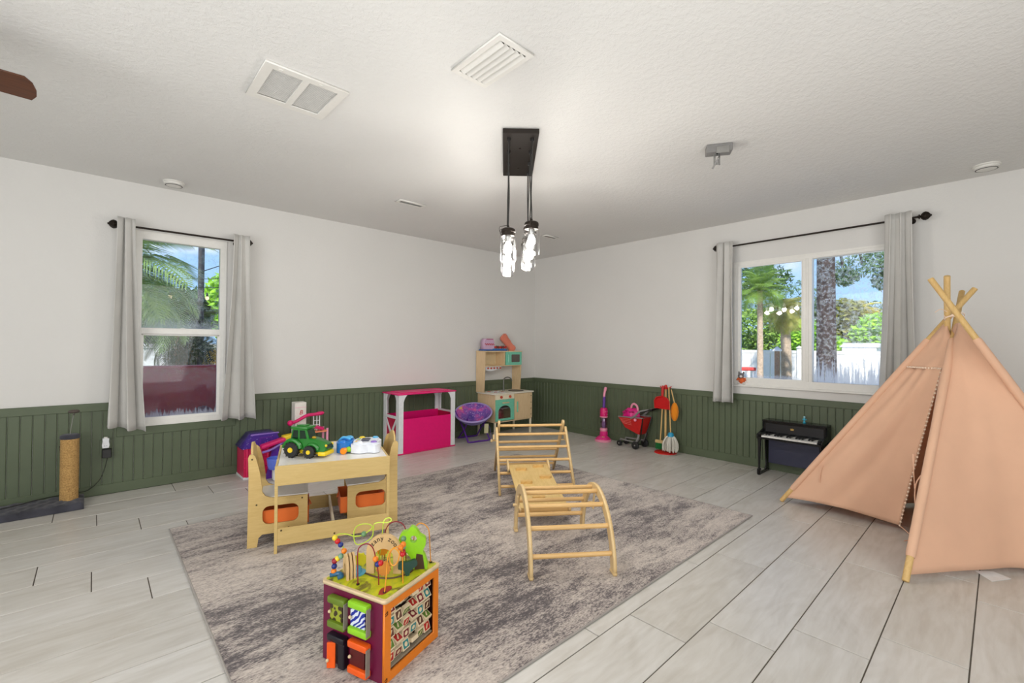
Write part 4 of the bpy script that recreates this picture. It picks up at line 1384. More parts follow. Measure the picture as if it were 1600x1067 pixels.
# ------------------------------------------------------------------ toy cleaning stand and its tools
SX, SY = -0.135, -2.165
t = thing('broom_stand', 'red round-based stand holding the toy broom, mop, duster and dustpan', 'stand', (SX, SY, 0))
B().lathe([(0, 0.022), (0.03, 0.020), (0.10, 0.014), (0.115, 0.010), (0.12, 0.004), (0.12, 0), (0, 0)], n=32).build('base', M_RED, t)
B().cyl((0, 0, 0.015), (0, 0, 0.72), 0.0115, n=14).build('pole', M_PINE, t)
b = B()
b.lathe([(0.0, 0.0), (0.03, 0), (0.033, 0.012), (0.02, 0.02), (0.014, 0.045), (0, 0.05)], (0, 0, 0.70), 18)
for k in range(4):
    a = k * PI / 2 + 0.6
    b.tube([(0.02 * math.cos(a), 0.02 * math.sin(a), 0.712), (0.05 * math.cos(a), 0.05 * math.sin(a), 0.716), (0.058 * math.cos(a), 0.058 * math.sin(a), 0.735)], 0.006, 7)
b.build('hook_crown', M_RED, t)
tools = 'toy cleaning tools hanging on the red stand'
t = thing('dustpan', 'red toy dustpan hung high on the front of the cleaning stand', 'dustpan', (SX - 0.055, SY + 0.01, 0.485), R(-96), tools)
pan = rrect(-0.092, 0.092, 0, 0.115, 0.03, 4)
pan = [(-0.092, 0.0), (0.092, 0.0), (0.092, 0.085), (0.07, 0.12), (0.03, 0.137), (-0.03, 0.137), (-0.07, 0.12), (-0.092, 0.085)]
Mp = XZ
B().extr([pan], 0.006, Mp).build('pan', M_RED, t, smooth=0)
B().tube([(-0.092, -0.004, 0.0), (-0.094, -0.012, 0.085), (-0.07, -0.014, 0.122), (0, -0.014, 0.14), (0.07, -0.014, 0.122), (0.094, -0.012, 0.085), (0.092, -0.004, 0.0)], 0.006, 7).build('rim', M_RED, t)
B().tube([(0, 0, 0.13), (0, 0.004, 0.2), (0, 0.012, 0.255)], [0.012, 0.016, 0.013], 10).build('handle', M_RED, t)
t = thing('toy_broom', 'toy broom with green bristles on the cleaning stand', 'broom', (SX - 0.02, SY + 0.05, 0.03), R(-90), tools)
B().tube([(0.0, 0, 0.10), (0.035, 0, 0.70)], 0.0075, 10).build('handle', M_PINE, t)
B().box((0, 0, 0.085), (0.12, 0.032, 0.035), (0, 0, 0), 0.008, 0, 2).build('brush_block', plain('brush_block_wood', (206, 176, 120), 0.5), t)
b = B()
for k in range(60):
    x_ = -0.055 + 0.11 * random.random()
    y_ = -0.012 + 0.024 * random.random()
    b.tube([(x_, y_, 0.072), (x_ * 1.1, y_ * 1.3, 0.002)], 0.0032, 4)
b.build('bristles', plain('bristle_green', (14, 120, 52), 0.6), t, kind='stuff')
t = thing('toy_mop', 'toy string mop with blue cap and white strands on the cleaning stand', 'mop', (SX - 0.045, SY - 0.085, 0.025), 0, tools)
B().tube([(0, 0, 0.18), (0.01, 0.03, 0.70)], 0.0065, 10).build('handle', M_PINE, t)
B().lathe([(0, 0.215), (0.02, 0.213), (0.032, 0.195), (0.035, 0.17), (0, 0.17)], n=20).build('cap', plain('cap_blue', (34, 150, 190), 0.4), t)
b = B()
for k in range(90):
    a = random.random() * 2 * PI
    rr = 0.2 + 0.8 * random.random()
    ex = 0.082 * rr * math.cos(a)
    ey = 0.085 * rr * math.sin(a)
    zz = 0.004 + 0.035 * random.random()
    b.tube(smooth_path([(0.012 * math.cos(a), 0.02 * math.sin(a), 0.178), (ex * .6, ey * .6, 0.16), (ex, ey, 0.09), (ex * 0.95, ey * 0.97, zz)], 2), 0.0042, 4)
b.build('strands', cloth('mop_white', (222, 218, 206)), t, kind='stuff')
t = thing('toy_duster', 'orange toy duster hung beside the mop on the cleaning stand', 'duster', (SX + 0.0, SY - 0.105, 0.36), 0, tools)
def duf(u, v):
    a = 2 * PI * u
    r_ = math.sin(PI * (0.02 + 0.96 * v)) ** 0.5
    k = 1 + 0.08 * math.sin(9 * a + 14 * v)
    return (0.035 * r_ * k * math.cos(a), 0.042 * r_ * k * math.sin(a), 0.20 * v)
B().grid(duf, 24, 18).build('fluff', cloth('duster_orange', (232, 138, 24), 0, 0.95, 200), t, smooth=50)
B().tube([(0, 0, 0.19), (0.0, 0.04, 0.34)], 0.006, 8).build('handle', M_PINE, t)

# ------------------------------------------------------------------ toy piano
M_PB = plain('piano_black', (18, 18, 20), 0.18, var=0.02)
t = thing('toy_piano', 'small black upright toy piano against the green wainscot behind the play tent', 'toy piano', (-0.02, -3.415, 0), R(-90))
# local x runs along the keyboard (camera left is -x), local -y is the front
W_ = 0.25
B().b2(-W_ + 0.004, W_ - 0.004, -0.13, 0, 0.36, 0.478, 0.003).build('upper_case', M_PB, t, smooth=0)
B().b2(-W_ - 0.006, W_ + 0.006, -0.145, 0, 0.478, 0.492, 0.003).build('lid', M_PB, t, smooth=0)
B().b2(-W_ + 0.02, W_ - 0.02, -0.134, -0.129, 0.385, 0.462, 0.001).build('music_board', plain('piano_board', (26, 26, 30), 0.3), t, smooth=0)
B().frame(-W_ + 0.016, W_ - 0.016, 0.381, 0.466, 0.004, 0.004, 0.004, 0.004, 0.004, Matrix.Translation((0, -0.135, 0)) @ XZ).build('board_frame', M_PB, t, smooth=0)
B().b2(-W_ + 0.03, W_ - 0.03, -0.085, -0.07, 0.085, 0.36, 0.002).build('lower_panel', plain('piano_navy', (52, 54, 78), 0.35), t, smooth=0)
for s in (-1, 1):
    B().extr([[(0, 0), (-0.085, 0), (-0.085, 0.02), (-0.06, 0.05), (-0.085, 0.36), (-0.29, 0.335), (-0.285, 0.375), (-0.20, 0.395), (-0.13, 0.41), (-0.13, 0.478), (0, 0.478)]], 0.012, Matrix.Translation((s * W_, 0, 0)) @ Matrix(((0, 0, 1, 0), (1, 0, 0, 0), (0, 1, 0, 0), (0, 0, 0, 1)))).build('side_panel', M_PB, t, smooth=0)
    b = B()
    b.tube([(s * (W_ - 0.008), -0.262, 0.0), (s * (W_ - 0.008), -0.262, 0.06), (s * (W_ - 0.008), -0.258, 0.30), (s * (W_ - 0.008), -0.256, 0.338)], [0.012, 0.009, 0.014, 0.019], 10)
    b.box((s * (W_ - 0.008), -0.262, 0.03), (0.026, 0.05, 0.06), bev=0.008)
    b.b2(s * (W_ - 0.002), s * (W_ - 0.016), -0.262, -0.03, 0.0, 0.022)
    b.build('leg', M_PB, t)
    B().b2(s * (W_ - 0.030), s * (W_ - 0.006), -0.285, -0.13, 0.358, 0.385, 0.003).build('key_cheek', M_PB, t, smooth=0)
B().b2(-W_, W_, -0.29, -0.12, 0.335, 0.352, 0.002).build('key_bed', M_PB, t, smooth=0)
nk = 18
kw = (2 * W_ - 0.066) / nk
key = None
for k in range(nk):
    x_ = -W_ + 0.033 + kw * (k + 0.5)
    if key is None:
        key = B().b2(-kw / 2 + 0.0007, kw / 2 - 0.0007, -0.287, -0.135, 0.352, 0.366, 0.001).build('white_key', plain('key_white', (232, 230, 224), 0.3), t, loc=(x_, 0, 0), smooth=0)
    else:
        share(key, 'white_key', t, (x_, 0, 0))
bk = None
for k in range(nk - 1):
    if k % 7 in (2, 6):
        continue
    x_ = -W_ + 0.033 + kw * (k + 1)
    if bk is None:
        bk = B().b2(-kw * .3, kw * .3, -0.235, -0.135, 0.366, 0.377, 0.001).build('black_key', M_PB, t, loc=(x_, 0, 0), smooth=0)
    else:
        share(bk, 'black_key', t, (x_, 0, 0))
M_GOLD = plain('gold_print', (214, 178, 96), 0.35, 0.6)
B().extr([[(-0.012, -0.008), (0.012, -0.008), (0.014, 0.01), (0.006, 0.001), (0.0, 0.012), (-0.006, 0.001), (-0.014, 0.01)]], 0.001, Matrix.Translation((-0.01, -0.1365, 0.428)) @ XZ).build('gold_emblem', M_GOLD, t, smooth=0)
t = thing('glass_figurine', 'tiny translucent blue figurine standing on the toy piano lid', 'figurine', (-0.09, -3.484, 0.4925))
M_FIG = plain('figurine_blue', (60, 170, 200), 0.12)
B().lathe([(0, 0), (0.012, 0), (0.013, 0.006), (0.007, 0.012), (0.006, 0.02), (0.011, 0.03), (0.009, 0.04), (0.004, 0.044), (0, 0.044)], n=14).build('body', M_FIG, t)
B().sph((0, 0, 0.052), 0.009, 10).build('head', plain('figurine_pale', (170, 220, 232), 0.12), t)
for s in (-1, 1):
    B().tube([(0, s * 0.008, 0.036), (0, s * 0.017, 0.028)], 0.003, 6).build('arm', M_FIG, t)

# ------------------------------------------------------------------ cat scratcher, outlet, adapters and cord
M_FUR = cloth('grey_plush', (62, 62, 70), 0, 1.0, 120, 0.45)
M_SIS = None
t_ = NT('sisal_rope')
w_ = t_.new('ShaderNodeTexWave', Scale=42.0, Distortion=1.5, Detail=3.0)
w_.bands_direction = 'Z'
v_ = t_.coords()
t_.link(v_, w_.inputs['Vector'])
n_ = t_.noise(v_, 130, 3, 0.7)
c_ = t_.mix(0.55, t_.ramp(w_.outputs[0], [(0.1, rgb(136, 98, 48)), (0.6, rgb(204, 162, 98))]), t_.ramp(n_, [(0.3, rgb(110, 76, 34)), (0.65, rgb(220, 182, 120))]))
t_.link(c_, t_.b.inputs['Base Color'])
t_.set(Roughness=0.95)
t_.bump(n_, 0.6, 0.004)
M_SIS = t_.m
t = thing('cat_scratching_post', 'sisal cat scratching post on a long dark grey plush platform', 'scratching post', (-4.905, -0.165, 0))
def plat(u, v):
    a = u * 2 - 1
    c = v * 2 - 1
    return None
b = B()
n_x, n_y = 46, 18
rings = []
for j in range(n_y + 1):
    row = []
    for i in range(n_x + 1):
        x_ = -0.52 + 0.60 * i / n_x
        y_ = -0.17 + 0.30 * j / n_y
        z_ = 0.045 + 0.006 * math.sin(i * 0.9) * math.sin(j * 1.1) + 0.005 * random.random()
        if i in (0, n_x) or j in (0, n_y):
            z_ = 0.002
        elif i in (1, n_x - 1) or j in (1, n_y - 1):
            x_ += 0.009 * (1 if i == 1 else -1 if i == n_x - 1 else 0) * -1
            y_ += 0.012 * (1 if j == 1 else -1 if j == n_y - 1 else 0) * -1
            z_ -= 0.008
        row.append((x_, y_, z_))
    rings.append(row)
b.ring_surface(rings, False, False)
b.build('platform', M_FUR, t, smooth=70)
b = B()
rr = 0.0485
prof = [(0, 0.04), (rr, 0.04)]
k = 0.04
while k < 0.475:
    prof += [(rr, k), (rr + 0.0022, k + 0.003), (rr, k + 0.006)]
    k += 0.0065
prof += [(rr, 0.478), (0, 0.478)]
b.lathe(prof, n=26)
b.build('sisal_post', M_SIS, t, smooth=60)
B().lathe([(0, 0.476), (0.05, 0.476), (0.054, 0.486), (0.052, 0.502), (0.04, 0.508), (0, 0.508)], n=24).build('plush_cap', M_FUR, t, smooth=60)
B().tube(smooth_path([(0, 0, 0.505), (0.006, -0.002, 0.56), (0.012, 0, 0.61), (0.018, 0, 0.655)], 4), 0.0022, 6).build('wire', M_ALU, t)
B().sph((0.018, 0, 0.668), 0.032, 14, sc=(1, 1, 0.42)).lathe([(0.0, -0.006), (0.006, -0.014), (0, -0.02)], (0.018, 0, 0.66), 8).build('toy_ball', plain('fuzzy_brown', (88, 78, 72), 0.95, bump=0.5), t)
B().sph((-0.05, 0.0, 0.425), 0.006, 8).tube([(-0.05, 0, 0.425), (-0.052, -0.002, 0.395)], 0.0012, 5).build('bell_string', M_BLACK, t)

t = thing('wall_outlet', 'green painted wall outlet low beside the cat scratching post', 'outlet', (-4.712, -0.0125, 0.36))
B().b2(-0.036, 0.036, -0.005, 0.003, -0.06, 0.06, 0.002).build('cover_plate', M_GREEN, t, smooth=0)
for z_ in (-0.022, 0.022):
    B().extr([rrect(-0.016, 0.016, z_ - 0.013, z_ + 0.013, 0.008)], 0.003, Matrix.Translation((0, -0.0055, 0)) @ XZ).build('receptacle', M_GREEN, t, smooth=0)
t = thing('plug_in_air_freshener', 'white plug-in air freshener in the upper socket of the wall outlet', 'air freshener', (-4.712, -0.0195, 0.362))
B().extr([[(-0.018, 0), (0.018, 0), (0.022, 0.02), (0.018, 0.045), (0.02, 0.072), (-0.02, 0.072), (-0.018, 0.045), (-0.022, 0.02)]], 0.036, Matrix.Translation((0, -0.02, 0)) @ XZ).build('body', M_WPL, t, smooth=0)
B().cyl((0, -0.02, 0.072), (0, -0.02, 0.082), 0.013, n=14).build('vial_top', M_FIX, t)
for x_ in (-0.006, 0.006):
    B().cyl((x_, -0.041, 0.016), (x_, -0.038, 0.016), 0.0025, n=8).build('vent_hole', M_GREY, t)
t = thing('power_adapter', 'black power adapter with cord in the lower socket of the wall outlet', 'adapter', (-4.705, -0.0195, 0.29))
B().b2(-0.028, 0.028, -0.045, 0.0, -0.004, 0.062, 0.004).build('body', M_BLACK, t, smooth=0)
B().tube(smooth_path([(0.005, -0.02, -0.004), (0.0, -0.02, -0.03), (-0.012, -0.022, -0.09), (-0.03, -0.02, -0.15), (-0.055, -0.022, -0.19), (-0.09, -0.024, -0.222), (-0.125, -0.026, -0.236), (-0.25, -0.03, -0.236), (-0.36, -0.07, -0.234), (-0.46, -0.14, -0.234), (-0.55, -0.17, -0.234)], 6), 0.0026, 6).build('cord', M_BLACK, t)
# ------------------------------------------------------------------ climbing set
CA = R(-36)
M_RUNG = M_MAPLEX
t = thing('climbing_triangle', 'wooden climbing triangle with round rungs standing farthest back on the rug', 'climbing frame', (-2.497, -2.073, RZ), CA)
WT = 0.609


def plank(b, p0, p1, w, th, x):
    """flat leg in the YZ plane at x from p0 to p1 with rounded ends"""
    (ya, za), (yb, zb) = p0, p1
    L = math.hypot(yb - ya, zb - za)
    a = math.atan2(zb - za, yb - ya)
    pts = [(-w / 2 * 0 , -w / 2), (L, -w / 2)] + [(L + w / 2 * math.sin(k * PI / 6), -w / 2 * math.cos(k * PI / 6)) for k in range(1, 6)] + [(L, w / 2), (0, w / 2)]
    q = [(ya + u * math.cos(a) - v * math.sin(a), max(0, za + u * math.sin(a) + v * math.cos(a))) for u, v in pts]
    b.extr([q], th, Matrix.Translation((x, 0, 0)) @ YZ)


for x_ in (0.009, WT - 0.009):
    b = B()
    plank(b, (0.008, 0.0), (0.345, 0.45), 0.042, 0.018, x_)
    b.build('leg', M_MAPLE, t, smooth=0)
for x_ in (0.029, WT - 0.029):
    b = B()
    plank(b, (0.74, 0.0), (0.345, 0.505), 0.045, 0.018, x_)
    b.build('leg', M_MAPLE, t, smooth=0)
rung = None
for s in (0.135, 0.325, 0.515, 0.715, 0.92):
    y_, z_ = 0.008 + 0.337 * s, 0.45 * s
    if rung is None:
        rung = B().cyl((0.004, 0, 0), (WT - 0.004, 0, 0), 0.0115, n=14).build('rung', M_RUNG, t, loc=(0, y_, z_))
    else:
        share(rung, 'rung', t, (0, y_, z_))
rung2 = None
for s in (0.14, 0.30, 0.46, 0.62, 0.95):
    y_, z_ = 0.74 - 0.395 * s, 0.505 * s
    if rung2 is None:
        rung2 = B().cyl((0.024, 0, 0), (WT - 0.024, 0, 0), 0.0115, n=14).build('rung', M_RUNG, t, loc=(0, y_, z_))
    else:
        share(rung2, 'rung', t, (0, y_, z_))
for s, x_ in ((-1, 0.0), (1, WT)):
    b = B()
    b.box((x_ + s * 0.008, 0.44, 0.365), (0.014, 0.03, 0.05), (R(-38), 0, 0), 0.004)
    b.build('hinge_block', M_MAPLE, t, smooth=0)
    b = B()
    b.cyl((x_ - s * 0.02, 0.455, 0.335), (x_ + s * 0.022, 0.455, 0.335), 0.006, n=10)
    b.lathe([], n=8) if False else b.cyl((x_ + s * 0.020, 0.455, 0.335), (x_ + s * 0.034, 0.455, 0.335), 0.015, 0.012, n=14)
    b.build('knob', M_MAPLE, t)

t = thing('climbing_ramp', 'wooden ramp board with climbing holds bridging the triangle and the arch', 'climbing ramp', (-2.497, -2.073, RZ), CA)
yA, zA, yB, zB = 0.135, 0.204, -0.595, 0.118
L = math.hypot(yB - yA, zB - zA)
ang = math.atan2(zA - zB, yA - yB)
Mr = Matrix.Translation((0.243, (yA + yB) / 2, (zA + zB) / 2)) @ Matrix.Rotation(ang, 4, 'X')
b = B()
b.X = Mr
b.box((0, 0, 0), (0.31, L, 0.014), bev=0.003)
b.build('board', wood('ramp_board', (204, 170, 104), (226, 196, 134), 0.42, (30, 3, 30)), t, smooth=0)
b = B()
b.X = Mr
b.box((0, -L / 2 + 0.008, -0.016), (0.31, 0.016, 0.034), bev=0.003)
b.build('end_batten', M_RUNG, t, smooth=0)
for s in (-1, 1):
    b = B()
    b.X = Mr
    b.extr([[(L / 2 - 0.075, -0.03), (L / 2 + 0.01, -0.03), (L / 2 + 0.02, 0.03), (L / 2 + 0.0, 0.046), (L / 2 - 0.02, 0.03), (L / 2 - 0.075, 0.008)]], 0.014, Matrix.Translation((s * 0.162, 0, 0)) @ YZ)
    b.build('hook', M_MAPLE, t, smooth=0)
    b = B()
    b.X = Mr
    b.extr([[(-L / 2 + 0.05, -0.026), (-L / 2 - 0.012, -0.026), (-L / 2 - 0.018, 0.006), (-L / 2 + 0.05, 0.006)]], 0.014, Matrix.Translation((s * 0.162, 0, 0)) @ YZ)
    b.build('hook', M_MAPLE, t, smooth=0)
M_HOLD = wood('hold_wood', (206, 162, 92), (222, 184, 118), 0.45, (30, 3, 30))
for hx, hy in ((-0.07, 0.25), (0.072, 0.305), (0.09, 0.09), (-0.065, 0.005), (-0.02, -0.245)):
    b = B()
    b.X = Mr
    ol = bean([(-0.042, -0.012), (-0.02, -0.016), (0.0, -0.011), (0.022, -0.016), (0.042, -0.01), (0.04, 0.012), (0.0, 0.016), (-0.038, 0.013)], 3)
    b.extr([[(hx + p[0], hy + p[1]) for p in ol]], 0.018, Matrix.Translation((0, 0, 0.016)))
    b.build('climbing_hold', M_HOLD, t, smooth=40)

t = thing('climbing_arch', 'wooden climbing arch with curved sides and round rungs on the rug nearest the activity cube', 'climbing frame', (-3.2, -3.11, RZ), CA)
WA, DA, HA = 0.446, 0.643, 0.366
ca_, cb_ = DA / 2, HA
bandw = 0.052


def arch_outline():
    o = []
    for k in range(0, 33):
        a = PI * k / 32
        o.append((DA / 2 - ca_ * math.cos(a), cb_ * math.sin(a)))
    i = []
    for k in range(0, 33):
        a = PI * (32 - k) / 32
        i.append((DA / 2 - (ca_ - bandw) * math.cos(a), (cb_ - bandw) * math.sin(a)))
    return o + i


ao = arch_outline()
for x_ in (0.009, WA - 0.009):
    B().extr([ao], 0.018, Matrix.Translation((x_, 0, 0)) @ YZ).build('arch_side', M_MAPLE, t, smooth=0)
    s = -1 if x_ < 0.1 else 1
    for y_ in (0.03, DA - 0.03):
        B().b2(x_ - 0.012, x_ + 0.012 + 0, y_ - 0.03, y_ + 0.03, 0.0, 0.018, 0.005).build('foot', M_MAPLE, t, smooth=0)
    B().box((x_ + s * 0.014, 0.42, 0.235), (0.010, 0.018, 0.10), (R(14), 0, 0), 0.004).build('side_batten', M_MAPLE, t, smooth=0)
    B().cyl((x_ + s * 0.005, 0.50, 0.20), (x_ + s * 0.032, 0.50, 0.20), 0.0085, n=12).build('peg', M_MAPLE, t)
rg = None
for th in (17, 40, 62, 84, 103, 123, 143, 163):
    y_, z_ = DA / 2 - (ca_ - 0.026) * math.cos(R(th)), (cb_ - 0.026) * math.sin(R(th))
    if rg is None:
        rg = B().cyl((0.004, 0, 0), (WA - 0.004, 0, 0), 0.0125, n=14).build('rung', M_RUNG, t, loc=(0, y_, z_))
    else:
        share(rg, 'rung', t, (0, y_, z_))

# ------------------------------------------------------------------ play tent
TENT = {'a': Vector((-0.94, -3.55, 0)), 'b': Vector((-1.80, -4.36, 0)), 'c': Vector((-0.99, -5.235, 0)), 'd': Vector((-0.125, -4.42, 0))}
TOP = {'a': Vector((-0.759, -4.578, 1.546)), 'b': Vector((-0.635, -4.514, 1.543)), 'c': Vector((-1.13, -4.40, 1.585)), 'd': Vector((-1.00, -4.465, 1.608))}
M_PEACH = cloth('peach_canvas', (244, 200, 168), 0.24, 0.9, 700, 0.03)
t = thing('play_tent', 'peach canvas teepee play tent on four wooden poles in front of the sliding window', 'play tent', (-0.9, -4.5, 0))
OFF = Vector((-0.9, -4.5, 0))


def pole_pt(k, z):
    f, p = TENT[k], TOP[k]
    s = z / p.z
    return f + (p - f) * s - OFF


for k in 'abcd':
    f, p = TENT[k] - OFF, TOP[k] - OFF
    f = Vector((f.x, f.y, 0.004))
    B().tube([f, f + (p - f) * 0.002 + Vector((0, 0, .0)), p - (p - f) * 0.002, p], [0.012, 0.0155, 0.0155, 0.013], 16).build('pole', M_PINE, t)
    B().tube([pole_pt(k, z) for z in (0.105, 0.12, 0.4, 0.7, 1.0, 1.215, 1.225)], [0.0185, 0.021, 0.022, 0.021, 0.022, 0.021, 0.018], 14).build('pole_sleeve', M_PEACH, t)
cen = Vector((-0.9, -4.42, 0)) - OFF


def panel(k1, k2, z0, z1, sag, seed, nu=36, nv=30, hem=None, flip=1):
    def fn(u, v):
        z = z0 + (z1 - z0) * v
        a, b_ = pole_pt(k1, z), pole_pt(k2, z)
        p = a.lerp(b_, u)
        inward = Vector((cen.x - p.x, cen.y - p.y, 0))
        if inward.length > 1e-4:
            inward.normalize()
        w = math.sin(PI * u)
        sg = sag * w * (1 - v) ** 1.5
        wr = 0.008 * w * (math.sin(9 * u * (1 - 0.4 * v) + seed + 2.5 * v) + 0.6 * math.sin(17 * u + 3 * seed - 5 * v)) * (1 - 0.5 * v)
        p = p + inward * (sg + wr)
        if z1 > 1.2:
            k = w * v ** 7
            p.z += 0.10 * k
            p = p.lerp(Vector((0.035, 0.02, p.z)), 0.45 * k)
        if hem:
            p.z += hem * w * (1 - v) ** 6
        return p
    return fn


# side facing the camera (front panel): upper band above the trim, door flap below it
ZT = 1.045
fp = B()
top_fn = panel('a', 'b', ZT, 1.225, 0.0, 0.3)
fp.grid(top_fn, 24, 8)
fp.build('front_band', M_PEACH, t, smooth=60, solid=0.0015)


def flap(u, v):
    # u: 0 at pole a, 1 at the free edge; v: 0 hem, 1 trim
    z = 0.035 + (ZT - 0.035) * v
    a = pole_pt('a', z)
    edge_top = pole_pt('a', ZT).lerp(pole_pt('b', ZT), 0.88)
    edge_bot = Vector((-0.985, -4.24, 0.035)) - OFF
    e = edge_bot.lerp(edge_top, v)
    e.z = z
    bow = 0.03 * math.sin(PI * v)
    e += Vector((-0.6, 0.1, 0)) * bow
    p = a.lerp(e, u)
    n_ = Vector((-0.72, 0.28, 0.3))
    f1 = 0.045 * math.sin(PI * u) * (1 - v) ** 0.7 * math.sin(PI * (0.15 + 0.85 * u) * 1.2 + 1.3 * v)
    f2 = 0.020 * math.sin(PI * u) * math.sin(10 * u * (1.1 - 0.5 * v) - 3.6 * v + 0.5) * (1 - 0.5 * v)
    f3 = 0.006 * math.sin(PI * u) * math.sin(25 * u - 9 * v)
    p = p + n_ * (f1 + f2 + f3)
    p.z += 0.018 * math.sin(PI * u) * (1 - v) ** 8
    return p


B().grid(flap, 44, 36).build('door_flap', M_PEACH, t, smooth=60, solid=0.0015)
# narrow strip left on pole b, pulled around it
def strip(u, v):
    z = 0.10 + (ZT - 0.10) * v
    b_ = pole_pt('b', z)
    a = pole_pt('a', z)
    d_ = (a - b_).normalized()
    return b_ + d_ * (0.012 + 0.035 * u * (0.4 + 0.6 * v)) + Vector((0.3, -0.3, 0)) * 0.02 * u
B().grid(strip, 3, 16).build('door_strip', M_PEACH, t, smooth=60, solid=0.0015)
rt = panel('b', 'c', 0.03, 1.225, 0.13, 1.7, hem=0.0)
B().grid(rt, 40, 34).build('side_panel', M_PEACH, t, smooth=60, solid=0.0015)
B().grid(panel('c', 'd', 0.03, 1.225, 0.05, 2.2), 24, 20).build('side_panel', M_PEACH, t, smooth=60, solid=0.0015)
B().grid(panel('d', 'a', 0.03, 1.225, 0.05, 3.1), 24, 20).build('side_panel', M_PEACH, t, smooth=60, solid=0.0015)
# pompom trim
pts = [flap(1.0, v / 80) + Vector((-0.004, -0.004, 0)) for v in range(0, 79)]
for i in range(33):
    pts.append(top_fn(0.1 + 0.78 * i / 32, 0.0) + Vector((-0.004, 0.002, 0)))
b = B()
for p in pts[:79:2] + pts[79::2]:
    b.sph(p, 0.0068, 6)
b.build('pompom_trim', cloth('trim_ivory', (240, 214, 190), 0, 0.95, 300), t, smooth=60, kind='stuff')
B().tube(pts[:79], 0.002, 5).build('trim_cord', cloth('trim_cord_peach', (226, 190, 160)), t)
# tie strings
b1 = pole_pt('b', 0.47)
B().tube(smooth_path([b1 + Vector((0.0, 0.02, 0)), b1 + Vector((-0.01, 0.04, -0.05)), b1 + Vector((-0.005, 0.045, -0.14)), b1 + Vector((-0.02, 0.03, -0.25)), b1 + Vector((-0.03, 0.03, -0.31))], 5), 0.0032, 6).build('tie_string', M_PEACH, t)
B().tube(smooth_path([b1 + Vector((0.06, 0.06, 0.1)), b1 + Vector((0.05, 0.055, 0.0)), b1 + Vector((0.04, 0.05, -0.09))], 5), 0.0026, 6).build('tie_string', M_PEACH, t)
e0 = flap(1.0, 0.0)
B().tube(smooth_path([e0, e0 + Vector((-0.03, -0.04, -0.02)), e0 + Vector((-0.12, -0.08, -0.028)), e0 + Vector((-0.22, -0.05, -0.022))], 5), 0.003, 6).build('tie_string', M_PEACH, t)
a1 = flap(0.12, 0.27)
B().tube(smooth_path([a1 + Vector((-0.01, 0.0, 0.01)), a1 + Vector((-0.03, 0.01, -0.05)), a1 + Vector((-0.04, 0.01, -0.11))], 4), 0.003, 6).build('tie_string', M_PEACH, t)
x0v = Vector((-0.885, -4.49, 1.375)) - OFF
for k in range(3):
    B().tube([x0v + Vector((0.03 * math.cos(a), 0.045 * math.sin(a), 0.012 * math.sin(2 * a + k) - 0.008 * k)) for a in [2 * PI * i / 18 for i in range(18)]], 0.003, 5, closed=True).build('lashing', cloth('trim_ivory', (240, 214, 190)), t)
B().tube(smooth_path([x0v + Vector((-0.06, 0.03, 0.02)), x0v + Vector((-0.09, 0.055, 0.035)), x0v + Vector((-0.1, 0.08, 0.015))], 5), 0.0025, 5).build('lashing_end', cloth('trim_ivory', (240, 214, 190)), t)

t = thing('paper_tag', 'small white paper slip lying on the floor tiles beside the play tent', 'paper', (-1.385, -4.655, 0.0005))
B().ring_surface([[(0.011, 0.065, 0.0), (-0.083, 0.002, 0.0), (0.028, -0.064, 0.0), (0.075, -0.001, 0.0)], [(0.011, 0.065, 0.0012), (-0.083, 0.002, 0.0012), (0.028, -0.064, 0.003), (0.075, -0.001, 0.0012)]]).build('sheet', plain('paper_white', (232, 230, 228), 0.7), t, smooth=0)

# ------------------------------------------------------------------ activity cube
t = thing('activity_cube', 'wooden activity cube with purple and orange sides and bead mazes on top', 'activity cube', (-4.052, -3.267, RZ), R(19.8))
S = 0.30
ZL = 0.283 - RZ
M_CPUR = plain('cube_purple', (100, 4, 52), 0.4, var=0.03)
M_CORG = plain('cube_orange', (230, 126, 20), 0.4, var=0.03)
M_CDRK = plain('cube_dark_inside', (52, 18, 20), 0.6)
t_ = NT('painted_meadow')
v_ = t_.coords()
n_ = t_.noise(v_, 9, 4, 0.6, 1.5)
c_ = t_.ramp(n_, [(0.40, rgb(200, 196, 28)), (0.50, rgb(176, 186, 24)), (0.57, rgb(128, 122, 30)), (0.66, rgb(84, 66, 40))])
t_.link(c_, t_.b.inputs['Base Color'])
t_.set(Roughness=0.35)
M_MEAD = t_.m
# purple side (local x = 0)
B().b2(0.0, 0.010, 0.010, S, 0, ZL, 0.001).build('purple_side', M_CPUR, t, smooth=0, label='purple side with four small doors')
# orange frame side (local y = 0)
B().frame(0.0, S, 0.0, ZL, 0.03, 0.026, 0.03, 0.03, 0.010, Matrix.Translation((0, 0.005, 0)) @ XZ).build('orange_side', M_CORG, t, smooth=0, label='orange frame side around rows of turning tiles')
B().b2(S - 0.010, S, 0.010, S, 0, ZL, 0.001).build('far_side', M_CDRK, t, smooth=0)
B().b2(0.010, S - 0.010, S - 0.010, S, 0, ZL, 0.001).build('back_side', plain('cube_green', (90, 150, 50), 0.4), t, smooth=0)
B().b2(0.010, S - 0.010, 0.07, 0.076, 0.0, ZL).build('inner_board', M_CDRK, t, smooth=0)
B().b2(0.03, S - 0.026, 0.012, 0.05, 0.03, 0.036).build('inner_ledge', plain('ledge_grey', (150, 140, 122), 0.5), t, smooth=0)
B().extr([rrect(-0.006, S + 0.006, -0.006, S + 0.006, 0.014, 4)], 0.013, Matrix.Translation((S * 0, 0, ZL + 0.0065))).build('top_board', plain('pale_beech', (214, 190, 152), 0.45), t, smooth=0)
zt_ = ZL + 0.0135
